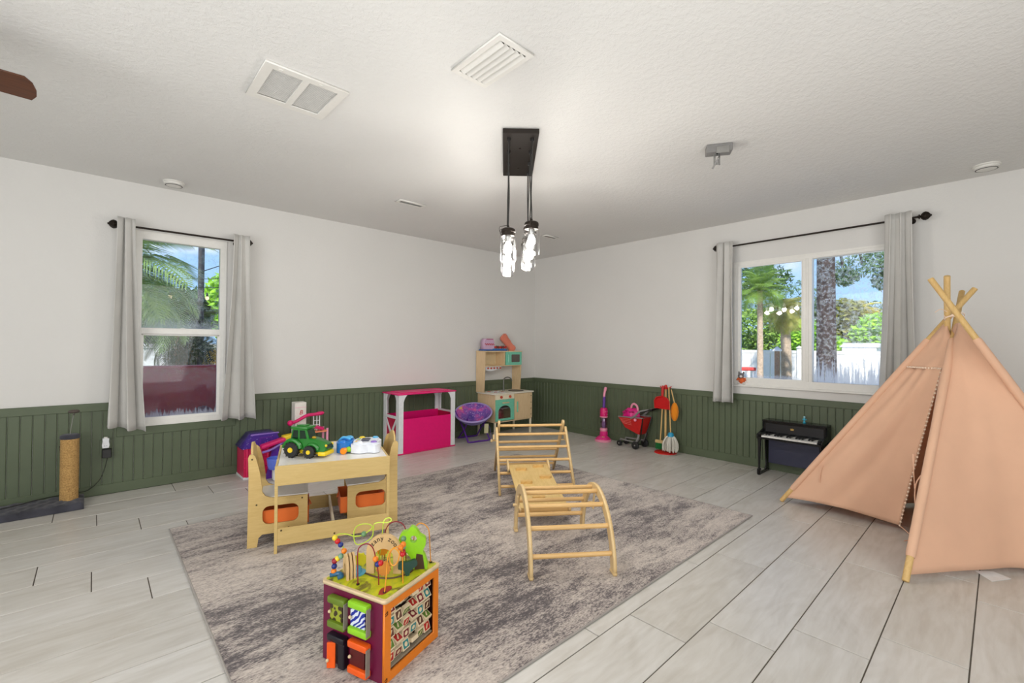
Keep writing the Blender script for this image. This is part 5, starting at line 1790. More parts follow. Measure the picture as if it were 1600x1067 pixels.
B().extr([rrect(0.004, S - 0.004, 0.004, S - 0.004, 0.01, 4)], 0.0012, Matrix.Translation((0, 0, zt_))).build('painted_top', M_MEAD, t, smooth=0)
zt_ += 0.0006
for z_ in (0.02, ZL - 0.03):
    B().tube([(0.0, -0.0015, z_ - 0.005), (0.012, -0.0015, z_), (0.012, -0.0015, z_ - 0.01), (0.001, -0.0015, z_ - 0.012)], 0.0012, 5).build('screw_mark', M_CDRK, t)
# turning tiles on rods
prints = [plain('print_' + n_, c, 0.45) for n_, c in (('red', (178, 34, 32)), ('teal', (40, 130, 132)), ('green', (96, 128, 50)), ('maroon', (120, 30, 44)), ('brown', (96, 60, 44)), ('cream', (226, 208, 170)))]
M_TILEW = plain('tile_wood', (224, 206, 172), 0.5)
for r_ in range(5):
    z_ = 0.058 + r_ * 0.0425
    B().cyl((0.028, 0.028, z_), (S - 0.024, 0.028, z_), 0.0025, n=8).build('rod', M_ALU, t)
    for c in range(6):
        a = random.choice([0.1, 0.25, -0.3, 0.5, -0.55, 0.9, 1.35, -1.1, 0.0])
        if (r_ * 6 + c) % 2 == 0:
            a *= 0.5
        x_ = 0.052 + c * 0.0405
        bb_ = B()
        bb_.X = Matrix.Translation((x_, 0.028, z_)) @ Matrix.Rotation(a, 4, 'X')
        bb_.box((0, 0, 0), (0.037, 0.015, 0.036), bev=0.0012)
        o = bb_.build('turning_tile', M_TILEW, t, smooth=0)
        bb_ = B()
        bb_.X = Matrix.Translation((x_, 0.028, z_)) @ Matrix.Rotation(a, 4, 'X')
        k = (r_ * 7 + c * 3) % 5
        bb_.box((0, -0.0078, 0), (0.028, 0.0006, 0.026))
        if k in (0, 2, 4):
            bb_.box((0, -0.0082, 0), (0.006, 0.0006, 0.018), (0, 0.6, 0), mi=1)
        else:
            bb_.cyl((0, -0.0080, 0), (0, -0.0085, 0), 0.008, n=10, mi=1)
        bb_.build('printed_face', [prints[k], prints[5]], o, smooth=0)
# four doors on the purple side: y runs away from the near corner
M_LIME = plain('lime_paint', (140, 200, 30), 0.35)
M_OLIVE = plain('olive_lime', (96, 120, 26), 0.4)


def spots(name, bg, fg, scale, stretch=(1, 1, 1), wave=False):
    q = NT(name)
    v = q.coords(stretch)
    if wave:
        w_ = q.new('ShaderNodeTexWave', Scale=scale, Distortion=6.0, Detail=1.0)
        w_.bands_direction = 'DIAGONAL'
        q.link(v, w_.inputs['Vector'])
        c = q.ramp(w_.outputs[0], [(0.46, rgb(*bg)), (0.54, rgb(*fg))])
    else:
        vo = q.new('ShaderNodeTexVoronoi', Scale=scale)
        q.link(v, vo.inputs['Vector'])
        c = q.ramp(vo.outputs['Distance'], [(0.50, rgb(*fg)), (0.56, rgb(*bg))])
    q.link(c, q.b.inputs['Base Color'])
    q.set(Roughness=0.35)
    return q.m


M_GIR = spots('giraffe_print', (150, 160, 40), (56, 44, 20), 62)
M_ZEB = spots('zebra_print', (18, 40, 150), (216, 222, 236), 30, wave=True)
for nm, y0_, y1_, z0_, z1_, capm, panm, ang_ in (
        ('zebra door', 0.060, 0.150, 0.148, 0.262, M_LIME, M_ZEB, 0.0),
        ('giraffe door', 0.168, 0.252, 0.142, 0.252, M_OLIVE, M_GIR, 0.0),
        ('red door', 0.060, 0.150, 0.012, 0.125, plain('door_orange', (232, 90, 20), 0.35), plain('door_maroon', (84, 12, 14), 0.45), 0.0),
        ('open door', 0.168, 0.252, 0.008, 0.118, plain('door_black', (18, 14, 26), 0.4), plain('door_orange', (232, 90, 20), 0.35), 1.0)):
    hh = 0.024
    for za, zb in ((z1_ - hh, z1_), (z0_, z0_ + hh)):
        if nm == 'open door' and za < 0.02:
            continue
        B().b2(-0.026, 0.0, y0_, y1_, za, zb, 0.005, seg=2).build('door_cap', capm, t, smooth=30)
    if ang_ == 0.0:
        dd = B().b2(-0.015, -0.009, y0_ + 0.018, y1_ - 0.004, z0_ + hh, z1_ - hh, 0.001).build('little_door', panm, t, smooth=0)
        B().sph((-0.022, y1_ - 0.010, (z0_ + z1_) / 2), 0.006, 10).build('knob', plain('pale_beech', (214, 190, 152), 0.45), dd)
    else:
        dd = B().box((-0.026, y1_ - 0.026, (z0_ + z1_) / 2 - 0.014), (0.007, 0.030, z1_ - z0_ - 0.02), (0, 0, R(28)), 0.001).build('little_door', panm, t, smooth=0, label='orange door standing open')
        B().sph((-0.036, y1_ - 0.018, (z0_ + z1_) / 2 - 0.03), 0.006, 10).build('knob', plain('pale_beech', (214, 190, 152), 0.45), dd)
        B().b2(-0.002, 0.0, y0_, y1_, z0_, z1_ - hh).build('door_recess', M_CDRK, t, smooth=0)
        B().b2(-0.024, -0.001, y0_, y0_ + 0.03, z0_, z1_ - hh + 0.002, 0.003).build('black_panel', plain('door_black', (18, 14, 26), 0.4), t, smooth=0)
    if ang_ == 0.0:
        B().b2(-0.028, -0.008, y0_ - 0.003, y0_, z0_ + 0.01, z1_ - 0.01, 0.001).build('door_edge', plain('edge_grey', (140, 132, 120), 0.5), t, smooth=0)
# bead wires
WR = 0.0021


def wire(name, pts, m, sub=5):
    P = [(p[0], p[1], p[2] - RZ) for p in pts]
    path = smooth_path(P, sub)
    B().tube(path, WR, 8).build(name, m, t)
    return path


M_WRED = plain('wire_maroon', (132, 16, 40), 0.3)
M_WAMB = plain('wire_amber', (226, 150, 44), 0.3)
M_WLIM = plain('wire_lime', (178, 200, 60), 0.3)
wire('bead_wire', [(0.029, 0.157, 0.296), (0.028, 0.158, 0.362), (0.028, 0.158, 0.415), (0.032, 0.15, 0.435), (0.04, 0.132, 0.445), (0.048, 0.117, 0.44), (0.054, 0.107, 0.423), (0.058, 0.10, 0.39), (0.062, 0.092, 0.345), (0.064, 0.09, 0.296)], M_WRED)
wire('bead_wire', [(0.033, 0.034, 0.296), (0.035, 0.028, 0.359), (0.037, 0.025, 0.415), (0.041, 0.016, 0.445), (0.049, 0.0, 0.451), (0.055, -0.012, 0.433), (0.052, -0.005, 0.404), (0.046, 0.008, 0.393), (0.044, 0.021, 0.406), (0.046, 0.021, 0.433), (0.052, 0.012, 0.451), (0.068, -0.003, 0.451), (0.085, 0.002, 0.433), (0.10, 0.012, 0.40), (0.11, 0.02, 0.35), (0.115, 0.022, 0.296)], M_WAMB)
wire('bead_wire', [(0.226, 0.214, 0.296), (0.218, 0.205, 0.35), (0.20, 0.19, 0.40), (0.186, 0.172, 0.437), (0.191, 0.158, 0.46), (0.202, 0.137, 0.469), (0.213, 0.117, 0.463), (0.219, 0.105, 0.447), (0.221, 0.102, 0.421), (0.222, 0.101, 0.341), (0.223, 0.101, 0.296)], M_WRED)
wire('bead_wire', [(0.288, 0.030, 0.296), (0.290, 0.036, 0.357), (0.291, 0.042, 0.415), (0.289, 0.048, 0.432), (0.284, 0.063, 0.445), (0.277, 0.078, 0.448), (0.272, 0.09, 0.438), (0.269, 0.096, 0.424), (0.268, 0.10, 0.38), (0.267, 0.104, 0.33), (0.267, 0.106, 0.296)], M_WAMB)
lime = [(0.030, 0.285, 0.296), (0.034, 0.284, 0.324), (0.038, 0.286, 0.343), (0.05, 0.278, 0.356), (0.061, 0.261, 0.368), (0.06, 0.263, 0.391), (0.053, 0.275, 0.413), (0.045, 0.289, 0.422), (0.043, 0.294, 0.435), (0.051, 0.278, 0.447), (0.064, 0.253, 0.447), (0.076, 0.23, 0.44), (0.089, 0.205, 0.442), (0.099, 0.185, 0.455), (0.108, 0.168, 0.471), (0.105, 0.174, 0.483), (0.093, 0.197, 0.486), (0.081, 0.219, 0.477), (0.076, 0.229, 0.454), (0.078, 0.227, 0.42), (0.084, 0.216, 0.408), (0.097, 0.191, 0.417), (0.108, 0.168, 0.439), (0.11, 0.164, 0.468), (0.112, 0.16, 0.487), (0.122, 0.14, 0.493), (0.134, 0.118, 0.492), (0.141, 0.104, 0.5), (0.138, 0.109, 0.51), (0.131, 0.123, 0.506), (0.127, 0.13, 0.49), (0.14, 0.15, 0.42), (0.15, 0.17, 0.35), (0.155, 0.18, 0.296)]
wire('bead_wire', lime, M_WLIM, 4)
bead_m = {n_: plain('bead_' + n_, c, 0.28) for n_, c in (('red', (196, 24, 32)), ('blue', (24, 44, 120)), ('orange', (232, 128, 24)), ('yellow', (232, 204, 50)), ('green', (96, 136, 92)), ('mint', (120, 160, 132)), ('maroon', (150, 22, 40)))}
for c, p in (('yellow', (0.043, 0.293, 0.433)), ('red', (0.048, 0.284, 0.420)), ('blue', (0.054, 0.274, 0.407)), ('orange', (0.060, 0.262, 0.384)), ('mint', (0.054, 0.272, 0.364)), ('yellow', (0.045, 0.281, 0.356)), ('maroon', (0.037, 0.286, 0.350)), ('blue', (0.034, 0.284, 0.332)), ('orange', (0.032, 0.284, 0.314)),
             ('green', (0.094, 0.196, 0.448)),
             ('orange', (0.058, 0.101, 0.390)), ('blue', (0.061, 0.094, 0.372)), ('red', (0.066, 0.084, 0.376)),
             ('orange', (0.074, -0.001, 0.446)), ('red', (0.093, 0.006, 0.415)), ('maroon', (0.108, 0.018, 0.414)), ('mint', (0.112, 0.021, 0.43)), ('orange', (0.098, 0.008, 0.446)), ('green', (0.125, 0.03, 0.452))):
    B().sph((p[0], p[1], p[2] - RZ), 0.0105, 12).build('bead', bead_m[c], t)
for p in ((0.029, 0.157), (0.033, 0.034), (0.288, 0.030), (0.223, 0.101), (0.03, 0.285)):
    B().cyl((p[0], p[1], zt_), (p[0], p[1], zt_ + 0.004), 0.006, n=12).build('wire_foot', M_BLACK, t)


def cutout(name, pts, th, m, base, ang_deg, z0=zt_):
    """flat wooden shape standing on the cube top: pts in its own plane, base point, plane angle"""
    M = Matrix.Translation((base[0], base[1], z0)) @ Matrix.Rotation(R(ang_deg), 4, 'Z') @ XZ
    return B().extr(pts, th, M).build(name, m, t, smooth=30)


M_BEE = plain('beech_wood', (206, 172, 120), 0.45)
# big wooden arch with lettering
ao2 = [(-0.066, 0.0), (-0.066, 0.075)] + [(0.066 * math.cos(R(a)), 0.082 + 0.066 * math.sin(R(a))) for a in range(170, 9, -10)] + [(0.066, 0.075), (0.066, 0.0), (0.036, 0.0), (0.036, 0.055)] + [(0.036 * math.cos(R(a)), 0.06 + 0.034 * math.sin(R(a))) for a in range(10, 171, 20)] + [(-0.036, 0.055), (-0.036, 0.0)]
cutout('wooden_arch', [ao2], 0.014, M_BEE, (0.138, 0.135), -62)
Ma = Matrix.Translation((0.138, 0.135, zt_)) @ Matrix.Rotation(R(-62), 4, 'Z') @ XZ
b = B()
for i, ch in enumerate('zany zoo'):
    a = 147 - i * 16.5
    if ch != ' ':
        b.text(ch, 0.026, Ma @ Matrix.Translation((0.052 * math.cos(R(a)), 0.082 + 0.052 * math.sin(R(a)), 0.0076)) @ Matrix.Rotation(R(a - 90), 4, 'Z'))
b.build('lettering', plain('burnt_lettering', (52, 34, 22), 0.6), t, smooth=0, label='dark letters reading zany zoo')
tree = bean([(0.0, 0.0), (-0.006, 0.035), (-0.03, 0.07), (-0.05, 0.085), (-0.056, 0.115), (-0.045, 0.14), (-0.022, 0.148), (-0.008, 0.163), (0.012, 0.152), (0.024, 0.132), (0.044, 0.118), (0.046, 0.092), (0.036, 0.068), (0.046, 0.045), (0.052, 0.0)], 3)
hole_ = [(0.0 + 0.013 * math.cos(R(a)), 0.115 + 0.014 * math.sin(R(a))) for a in range(0, 360, 24)]
cutout('lime_tree', [tree, hole_], 0.024, M_LIME, (0.222, 0.062), -58)
cutout('tree_trunk', [[(0.005, 0.0), (0.044, 0.0), (0.036, 0.055), (0.012, 0.06)]], 0.0255, plain('trunk_brown', (70, 48, 30), 0.5), (0.222, 0.062), -58)
for i, dx in enumerate((0.0, 0.012, 0.024)):
    cutout('slotted_arch', [[(-0.03, 0), (-0.028, 0.05), (-0.015, 0.08), (0.0, 0.088), (0.015, 0.08), (0.028, 0.05), (0.03, 0), (0.016, 0), (0.014, 0.04), (0.0, 0.058), (-0.014, 0.04), (-0.016, 0)]], 0.008, M_BEE, (0.045 + dx, 0.235 - dx * 0.4), -118)
M_GEAR = {}
for nm, c, base, r_, z_, ang_ in (('yellow_disc', (214, 206, 40), (0.105, 0.222), 0.024, 0.045, -60), ('owl_disc', (200, 128, 54), (0.118, 0.118), 0.026, 0.03, -60), ('orange_flower', (240, 160, 40), (0.175, 0.178), 0.022, 0.066, -55), ('daisy', (232, 120, 30), (0.214, 0.108), 0.018, 0.085, -55)):
    n_ = 8 if nm == 'yellow_disc' else 12
    pts = [((r_ * (1 + (0.12 if k % 2 else -0.08))) * math.cos(2 * PI * k / (2 * n_)), z_ + (r_ * (1 + (0.12 if k % 2 else -0.08))) * math.sin(2 * PI * k / (2 * n_))) for k in range(2 * n_)]
    cutout(nm, [pts], 0.008, plain('paint_' + nm, c, 0.4), base, ang_)
    B().cyl((base[0], base[1], zt_), (base[0], base[1], zt_ + z_), 0.003, n=8).build('peg', M_BEE, t)
cutout('green_bush', [bean([(-0.034, 0.03), (-0.03, 0.055), (0.0, 0.052), (0.03, 0.056), (0.036, 0.035), (0.012, 0.018), (0.006, 0.0), (-0.006, 0.0), (-0.012, 0.02)], 3)], 0.012, plain('paint_bush', (20, 62, 50), 0.4), (0.165, 0.045), -40)
B().lathe([(0, 0.0), (0.03, 0.0), (0.032, 0.004), (0.018, 0.007), (0.015, 0.022), (0.008, 0.028), (0, 0.029)], (0.088, 0.222, zt_), 22).build('blue_hat', plain('paint_hat_blue', (84, 160, 190), 0.35), t)
B().tube(smooth_path([(0.02, 0.29, zt_ + 0.006), (0.04, 0.265, zt_ + 0.01), (0.035, 0.245, zt_ + 0.008), (0.02, 0.25, zt_ + 0.006)], 4), 0.008, 8).build('blue_snake', plain('paint_snake_blue', (40, 96, 132), 0.35), t)
B().extr([bean([(-0.03, 0.0), (0.0, 0.016), (0.03, 0.004), (0.02, -0.014), (-0.02, -0.016)], 4)], 0.003, Matrix.Translation((0.045, 0.045, zt_ + 0.001))).build('painted_leaf', plain('paint_leaf_red', (150, 40, 30), 0.5), t, smooth=0)
B().tube(smooth_path([(0.10, 0.20, zt_ + 0.001), (0.10, 0.12, zt_ + 0.001), (0.13, 0.07, zt_ + 0.001), (0.20, 0.05, zt_ + 0.001), (0.25, 0.12, zt_ + 0.001)], 5), 0.0035, 6).build('track_groove', plain('track_brown', (78, 54, 28), 0.5), t)

# ------------------------------------------------------------------ pink dollhouse with purple roof
t = thing('dollhouse', 'crimson toy dollhouse with purple speckled roof against the wainscot behind the play table', 'dollhouse', (-3.84, -0.30, 0))
M_DH = plain('dollhouse_pink', (206, 28, 84), 0.35)
t_ = NT('speckled_purple')
v_ = t_.coords()
vo_ = t_.new('ShaderNodeTexVoronoi', Scale=60.0)
t_.link(v_, vo_.inputs['Vector'])
t_.link(t_.mix(t_.ramp(vo_.outputs['Distance'], [(0.12, (1, 1, 1, 1)), (0.2, (0, 0, 0, 1))]), rgb(72, 44, 140), rgb(180, 170, 230)), t_.b.inputs['Base Color'])
t_.set(Roughness=0.3)
M_SPK = t_.m
W3, D3 = 0.295, 0.255
B().b2(0, W3, 0, D3, 0.0, 0.02, 0.003).build('base', M_WPL, t, smooth=0)
b = B()
b.b2(0.004, 0.012, 0.004, D3 - 0.004, 0.02, 0.262)
b.b2(0.004, W3 - 0.004, D3 - 0.012, D3 - 0.004, 0.02, 0.262)
b.b2(W3 - 0.012, W3 - 0.004, 0.004, D3 - 0.004, 0.02, 0.262)
b.b2(0.012, W3 - 0.012, 0.006, 0.014, 0.02, 0.262)
b.build('walls', M_DH, t, smooth=0)
for k in range(5):
    B().cyl((0.03 + k * 0.055, 0.004, 0.02), (0.03 + k * 0.055, 0.004, 0.262), 0.011, n=12).build('column', M_DH, t)
for z_ in (0.095, 0.175):
    B().b2(0.002, W3 - 0.002, 0.000, 0.012, z_, z_ + 0.008, 0.002).build('belt', M_DH, t, smooth=0)
rf = [(-0.012, 0.262), (0.075, 0.37), (0.26, 0.372), (W3 + 0.012, 0.262)]
B().extr([[(p, z) for p, z in rf]], D3 + 0.01, Matrix.Translation((0, D3 / 2, 0)) @ XZ).build('roof', M_SPK, t, smooth=0)
B().b2(0.055, 0.28, 0.0, 0.02, 0.366, 0.380, 0.004).build('ridge_trim', M_LILAC, t, smooth=0)
B().frame(0.12, 0.22, 0.285, 0.35, 0.01, 0.01, 0.01, 0.01, 0.01, Matrix.Translation((0, -0.008, 0)) @ XZ).build('dormer_window', M_PURP, t, smooth=0)

t = thing('toy_airplane_slide', 'purple and magenta plastic toy slide with yellow end above a clear blue tub', 'toy slide', (-3.655, -0.42, 0))
B().tube(smooth_path([(-0.07, 0.0, 0.24), (0.0, 0.0, 0.255), (0.08, 0.02, 0.29), (0.15, 0.04, 0.33)], 5), [0.010] * 16, 8).build('purple_rail', M_LILAC, t)
B().box((0.02, 0.03, 0.305), (0.20, 0.08, 0.035), (0, R(-14), 0), 0.014, 0, 2).build('magenta_chute', M_MAG, t)
B().box((0.165, 0.045, 0.342), (0.13, 0.08, 0.04), (0, R(-6), 0), 0.01, 0, 2).build('yellow_end', M_YEL, t)
B().extr([[(-0.03, 0.0), (0.11, 0.0), (0.13, 0.22), (0.09, 0.27), (0.02, 0.25)]], 0.03, Matrix.Translation((0, 0.05, 0)) @ XZ).build('purple_stand', M_PURP, t, smooth=0)
b = B()
b.lathe([(0.0, 0.10), (0.06, 0.10), (0.072, 0.13), (0.078, 0.19), (0.074, 0.192), (0.068, 0.13), (0.055, 0.106), (0, 0.106)], (0.03, -0.05, 0), 22, cap=False)
b.build('tub', plain('tub_blue', (96, 120, 220), 0.15), t)
B().b2(0.0, 0.06, -0.08, -0.02, 0.0, 0.10, 0.01).build('white_stand', M_WPL, t, smooth=0)

# ------------------------------------------------------------------ white toy elevator tower with slide arm and balcony
t = thing('toy_elevator_tower', 'tall white toy elevator tower with hot pink arm beside small pink balconies', 'toy tower', (-3.365, -0.22, 0))
B().b2(-0.052, 0.050, -0.04, 0.06, 0.0, 0.622, 0.004).build('tower', plain('tower_white', (228, 224, 216), 0.45), t, smooth=0)
B().b2(-0.052, 0.050, -0.0415, -0.0395, 0.575, 0.578).build('seam', M_LPINK, t, smooth=0)
Mt = Matrix.Translation((0.004, -0.0412, 0.528)) @ XZ
B().text('B', 0.058, Mt @ Matrix(((1, 0.25, 0, 0), (0, 1, 0, 0), (0, 0, 1, 0), (0, 0, 0, 1)))).build('letter', plain('letter_red', (190, 40, 60), 0.5), t, smooth=0, label='slanted red letter B')
b = B()
for k in range(9):
    b.box((-0.03 + 0.012 * (k % 5), -0.0412, 0.405 + 0.012 * (k // 5) + 0.004 * (k % 2)), (0.007, 0.001, 0.006))
b.build('printed_words', plain('print_grey', (110, 96, 96), 0.5), t, smooth=0, kind='stuff')
B().tube(smooth_path([(-0.10, -0.07, 0.445), (-0.05, -0.07, 0.455), (0.02, -0.07, 0.49), (0.06, -0.07, 0.503), (0.12, -0.07, 0.505), (0.20, -0.07, 0.512)], 5), [0.022, 0.021, 0.018] + [0.015] * 18 + [0.017, 0.019, 0.018, 0.016, 0.008], 12).build('slide_arm', M_MAG, t)
B().sph((-0.10, -0.07, 0.445), 0.026, 14).build('arm_knob', M_MAG, t)
b = B()
for x_ in (0.115, 0.145, 0.17):
    b.b2(x_ - 0.004, x_ + 0.004, -0.045, -0.037, 0.345, 0.49)
for z_ in (0.36, 0.40, 0.44):
    b.b2(0.115, 0.17, -0.0445, -0.0375, z_ - 0.003, z_ + 0.003)
b.build('white_lattice', M_WPL, t, smooth=0)
B().box((0.16, -0.05, 0.372), (0.085, 0.07, 0.03), (0, R(20), 0), 0.01, 0, 2).build('seat', M_MAG, t)
B().b2(0.10, 0.245, -0.07, 0.06, 0.328, 0.342, 0.003).build('balcony_floor', plain('peach_plastic', (246, 150, 110), 0.4), t, smooth=0)
for x_ in (0.238, 0.10):
    for y_ in (-0.06, 0.05):
        B().cyl((x_, y_, 0.0), (x_, y_, 0.36 if x_ > 0.2 else 0.33), 0.011, n=12).build('post', M_LPINK, t)
B().b2(0.05, 0.245, -0.07, 0.06, 0.16, 0.172, 0.003).build('middle_floor', M_LPINK, t, smooth=0)
B().b2(-0.06, 0.25, -0.075, 0.065, 0.0, 0.012, 0.003).build('base', M_LPINK, t, smooth=0)

# ------------------------------------------------------------------ plush toy on the sill
t = thing('plush_fox', 'small orange and white plush animal with grey ears on the sliding window sill', 'plush toy', (0.005, -2.915, 0.7975))
M_PLO = cloth('plush_orange', (222, 104, 50), 0, 1, 300, 0.15)
M_PLW = cloth('plush_white', (226, 220, 214), 0, 1, 300)
B().sph((0, 0, 0.034), 0.034, 14, sc=(0.8, 1, 1.0)).build('body', M_PLO, t, smooth=60)
B().sph((-0.004, 0.008, 0.085), 0.030, 14, sc=(0.85, 1, 0.95)).build('head', plain('plush_grey', (120, 116, 116), 1.0), t, smooth=60)
B().sph((-0.026, 0.0, 0.078), 0.013, 10).build('muzzle', M_PLW, t, smooth=60)
for s in (-1, 1):
    B().sph((0, s * 0.022 + 0.008, 0.112), 0.012, 10, sc=(.5, .8, 1.3)).build('ear', plain('plush_grey', (120, 116, 116), 1.0), t, smooth=60)
    B().sph((-0.022, s * 0.026, 0.012), 0.014, 10, sc=(1.3, 1, .8)).build('foot', M_PLW, t, smooth=60)
    B().tube([(-0.008, s * 0.028, 0.06), (-0.024, s * 0.04, 0.04)], [0.01, 0.008], 8).build('arm', M_PLO, t, smooth=60)
B().sph((0.002, -0.045, 0.02), 0.02, 10, sc=(.8, 1.4, .7)).build('tail', M_PLW, t, smooth=60)
# ------------------------------------------------------------------ outdoors
GZ = -0.45
t_ = NT('lawn')
v_ = t_.coords()
n_ = t_.noise(v_, 2.0, 6, 0.7)
t_.link(t_.ramp(n_, [(0.35, rgb(84, 100, 48)), (0.6, rgb(128, 138, 74)), (0.75, rgb(160, 150, 108))]), t_.b.inputs['Base Color'])
t_.set(Roughness=1.0)
B().b2(-30, 60, -40, 60, GZ - 0.2, GZ).build('ground', t_.m, kind='structure', smooth=0)
M_CONC = plain('concrete', (206, 202, 194), 0.85, var=0.08)
B().b2(0.14, 9.0, -9, 3.4, GZ, GZ + 0.06).b2(-9, 0.14, 0.14, 3.4, GZ, GZ + 0.30).build('patio', M_CONC, kind='structure', smooth=0)

M_VF = plain('white_fence_vinyl', (236, 236, 238), 0.5, var=0.04, scale=8)


def fence(label, p0, p1, top, group=None):
    p0, p1 = Vector(p0), Vector(p1)
    d = p1 - p0
    L = d.length
    a = math.atan2(d.y, d.x)
    t = thing('vinyl_fence', label, 'fence', (p0.x, p0.y, GZ), a, group)
    hh = top - GZ
    nb = int(L / 0.3)
    bd = None
    for k in range(nb):
        x_ = (k + 0.5) * L / nb
        if bd is None:
            bd = B().b2(-L / nb / 2 + 0.006, L / nb / 2 - 0.006, -0.018, 0.018, 0.04, hh - 0.06, 0.005).build('board', M_VF, t, loc=(x_, 0, 0), smooth=0)
        else:
            share(bd, 'board', t, (x_, 0, 0))
    for z_ in (0.08, hh - 0.06):
        B().b2(0, L, -0.03, 0.03, z_ - 0.05, z_ + 0.05, 0.005).build('rail', M_VF, t, smooth=0)
    np_ = int(L / 2.1)
    ps = None
    for k in range(np_ + 1):
        x_ = k * L / np_
        if ps is None:
            ps = B().b2(-0.065, 0.065, -0.065, 0.065, 0, hh + 0.06, 0.008).build('post', M_VF, t, loc=(x_, 0, 0), smooth=0)
            cp = B().ring_surface([[(-.08, -.08, hh + .06), (.08, -.08, hh + .06), (.08, .08, hh + .06), (-.08, .08, hh + .06)], [(-.08, -.08, hh + .085), (.08, -.08, hh + .085), (.08, .08, hh + .085), (-.08, .08, hh + .085)], [(-.01, -.01, hh + .14), (.01, -.01, hh + .14), (.01, .01, hh + .14), (-.01, .01, hh + .14)]]).build('cap', M_VF, ps, smooth=0)
        else:
            q = share(ps, 'post', t, (x_, 0, 0))
            share(cp, 'cap', q)
    return t


fence('long white vinyl privacy fence across the yard beyond the sliding window', (12.6, -9, 0), (12.2, 6.5, 0), 1.10)
fence('white vinyl fence seen low through the single-hung window', (-9.5, 7.6, 0), (2.5, 8.2, 0), 1.16)

M_LEAF = {}


def leafmat(name, a, b):
    if name not in M_LEAF:
        q = NT(name)
        v = q.coords()
        n = q.noise(v, 3.5, 4, 0.7)
        oi = q.ramp(n, [(0.35, rgb(*a)), (0.65, rgb(*b))])
        q.link(oi, q.b.inputs['Base Color'])
        q.set(Roughness=0.55)
        tl = q.new('ShaderNodeBsdfTranslucent')
        tl.inputs[0].default_value = rgb(*b)
        mx = q.new('ShaderNodeMixShader')
        mx.inputs[0].default_value = 0.3
        q.link(q.b.outputs[0], mx.inputs[1])
        q.link(tl.outputs[0], mx.inputs[2])
        q.link(mx.outputs[0], q.n['Material Output'].inputs[0])
        M_LEAF[name] = q.m
    return M_LEAF[name]


def leaves(blobs, n, size, seed=1):
    """leaf quads scattered in ellipsoidal clumps: [(centre, radii)]"""
    rnd = random.Random(seed)
    vs, fs = [], []
    for c, r in blobs:
        vol = n // len(blobs)
        for _ in range(vol):
            while True:
                x, y, z = (rnd.uniform(-1, 1) for _ in range(3))
                q = x * x + y * y + z * z
                if 0.25 < q < 1:
                    break
            P = Vector((c[0] + x * r[0], c[1] + y * r[1], c[2] + z * r[2]))
            a = Vector((rnd.gauss(0, 1), rnd.gauss(0, 1), rnd.gauss(0, 1))).normalized()
            b_ = a.orthogonal().normalized()
            s = size * rnd.uniform(0.6, 1.3)
            i = len(vs)
            vs += [P - a * s, P + b_ * s * 0.42, P + a * s, P - b_ * s * 0.42]
            fs.append((i, i + 1, i + 2, i + 3))
    return vs, fs


def add_leaves(name, blobs, n, size, mat, parent, seed=1):
    vs, fs = leaves(blobs, n, size, seed)
    me = bpy.data.meshes.new(name)
    me.from_pydata([tuple(v) for v in vs], [], fs)
    me.materials.append(mat)
    o = bpy.data.objects.new(name, me)
    COL.objects.link(o)
    o.parent = parent
    o['kind'] = 'stuff'
    return o


M_BARK = plain('bark_brown', (104, 84, 66), 0.95, var=0.35, scale=12, bump=0.5)
M_PBARK = plain('palm_bark', (176, 158, 138), 0.95, var=0.25, scale=20, bump=0.5)
M_PINEB = plain('pine_bark', (64, 54, 52), 0.95, var=0.4, scale=9, bump=0.6)


def tree(name, label, cat, base, th, r_, blobs, n, size, mat, seed, group=None, bark=None):
    t = thing(name, label, cat, base, 0, group)
    pts = smooth_path([(0, 0, 0), (0.04, 0.03, th * .4), (-0.03, 0.02, th * .75), (0.02, 0, th)], 4)
    B().tube(pts, [r_ * (1.25 - 0.5 * i / (len(pts) - 1)) for i in range(len(pts))], 12).build('trunk', bark or M_BARK, t)
    for k, (c, rr) in enumerate(blobs):
        B().tube(smooth_path([(0, 0, th * (0.6 + 0.08 * (k % 4))), (c[0] * .5, c[1] * .5, (th * .8 + c[2]) / 2), (c[0], c[1], c[2])], 3), [r_ * .45 * (1 - i / 8) for i in range(7)], 6).build('branch', bark or M_BARK, t)
    add_leaves('foliage', blobs, n, size, mat, t, seed)
    return t


FRONDS = {}


def frond_mesh(name, L, leaf, droop, nseg, mat, stiff=1.0):
    vs, fs = [], []
    path = []
    for i in range(nseg + 1):
        s = i / nseg
        path.append(Vector((L * s * (1 - 0.16 * droop * s * s), 0, L * (0.30 * s - droop * 0.62 * s * s))))
    w = 0.012 * L / 0.9
    for i in range(nseg):
        p, q = path[i], path[i + 1]
        k = len(vs)
        vs += [p + Vector((0, -w, 0)), p + Vector((0, w, 0)), q + Vector((0, w * .8, 0)), q + Vector((0, -w * .8, 0))]
        fs.append((k, k + 1, k + 2, k + 3))
    rnd = random.Random(3)
    for i in range(2, nseg + 1):
        s = i / nseg
        T = (path[i] - path[i - 1]).normalized()
        ll = leaf * math.sin(PI * min(1, 0.22 + 0.72 * s)) * rnd.uniform(0.85, 1.1)
        for sd in (-1, 1):
            d = (T * 0.62 + Vector((0, sd, 0.12)) * 0.8).normalized()
            m = path[i] + d * ll * 0.55
            e = path[i] + d * ll + Vector((0, 0, -0.30 * ll * droop))
            wv = T * 0.0085 * L / 0.9
            k = len(vs)
            vs += [path[i] - wv, path[i] + wv, m + wv * 1.2, m - wv * 1.2, e]
            fs += [(k, k + 1, k + 2, k + 3), (k + 3, k + 2, k + 4)]
    me = bpy.data.meshes.new(name)
    me.from_pydata([tuple(v) for v in vs], [], fs)
    me.materials.append(mat)
    return me


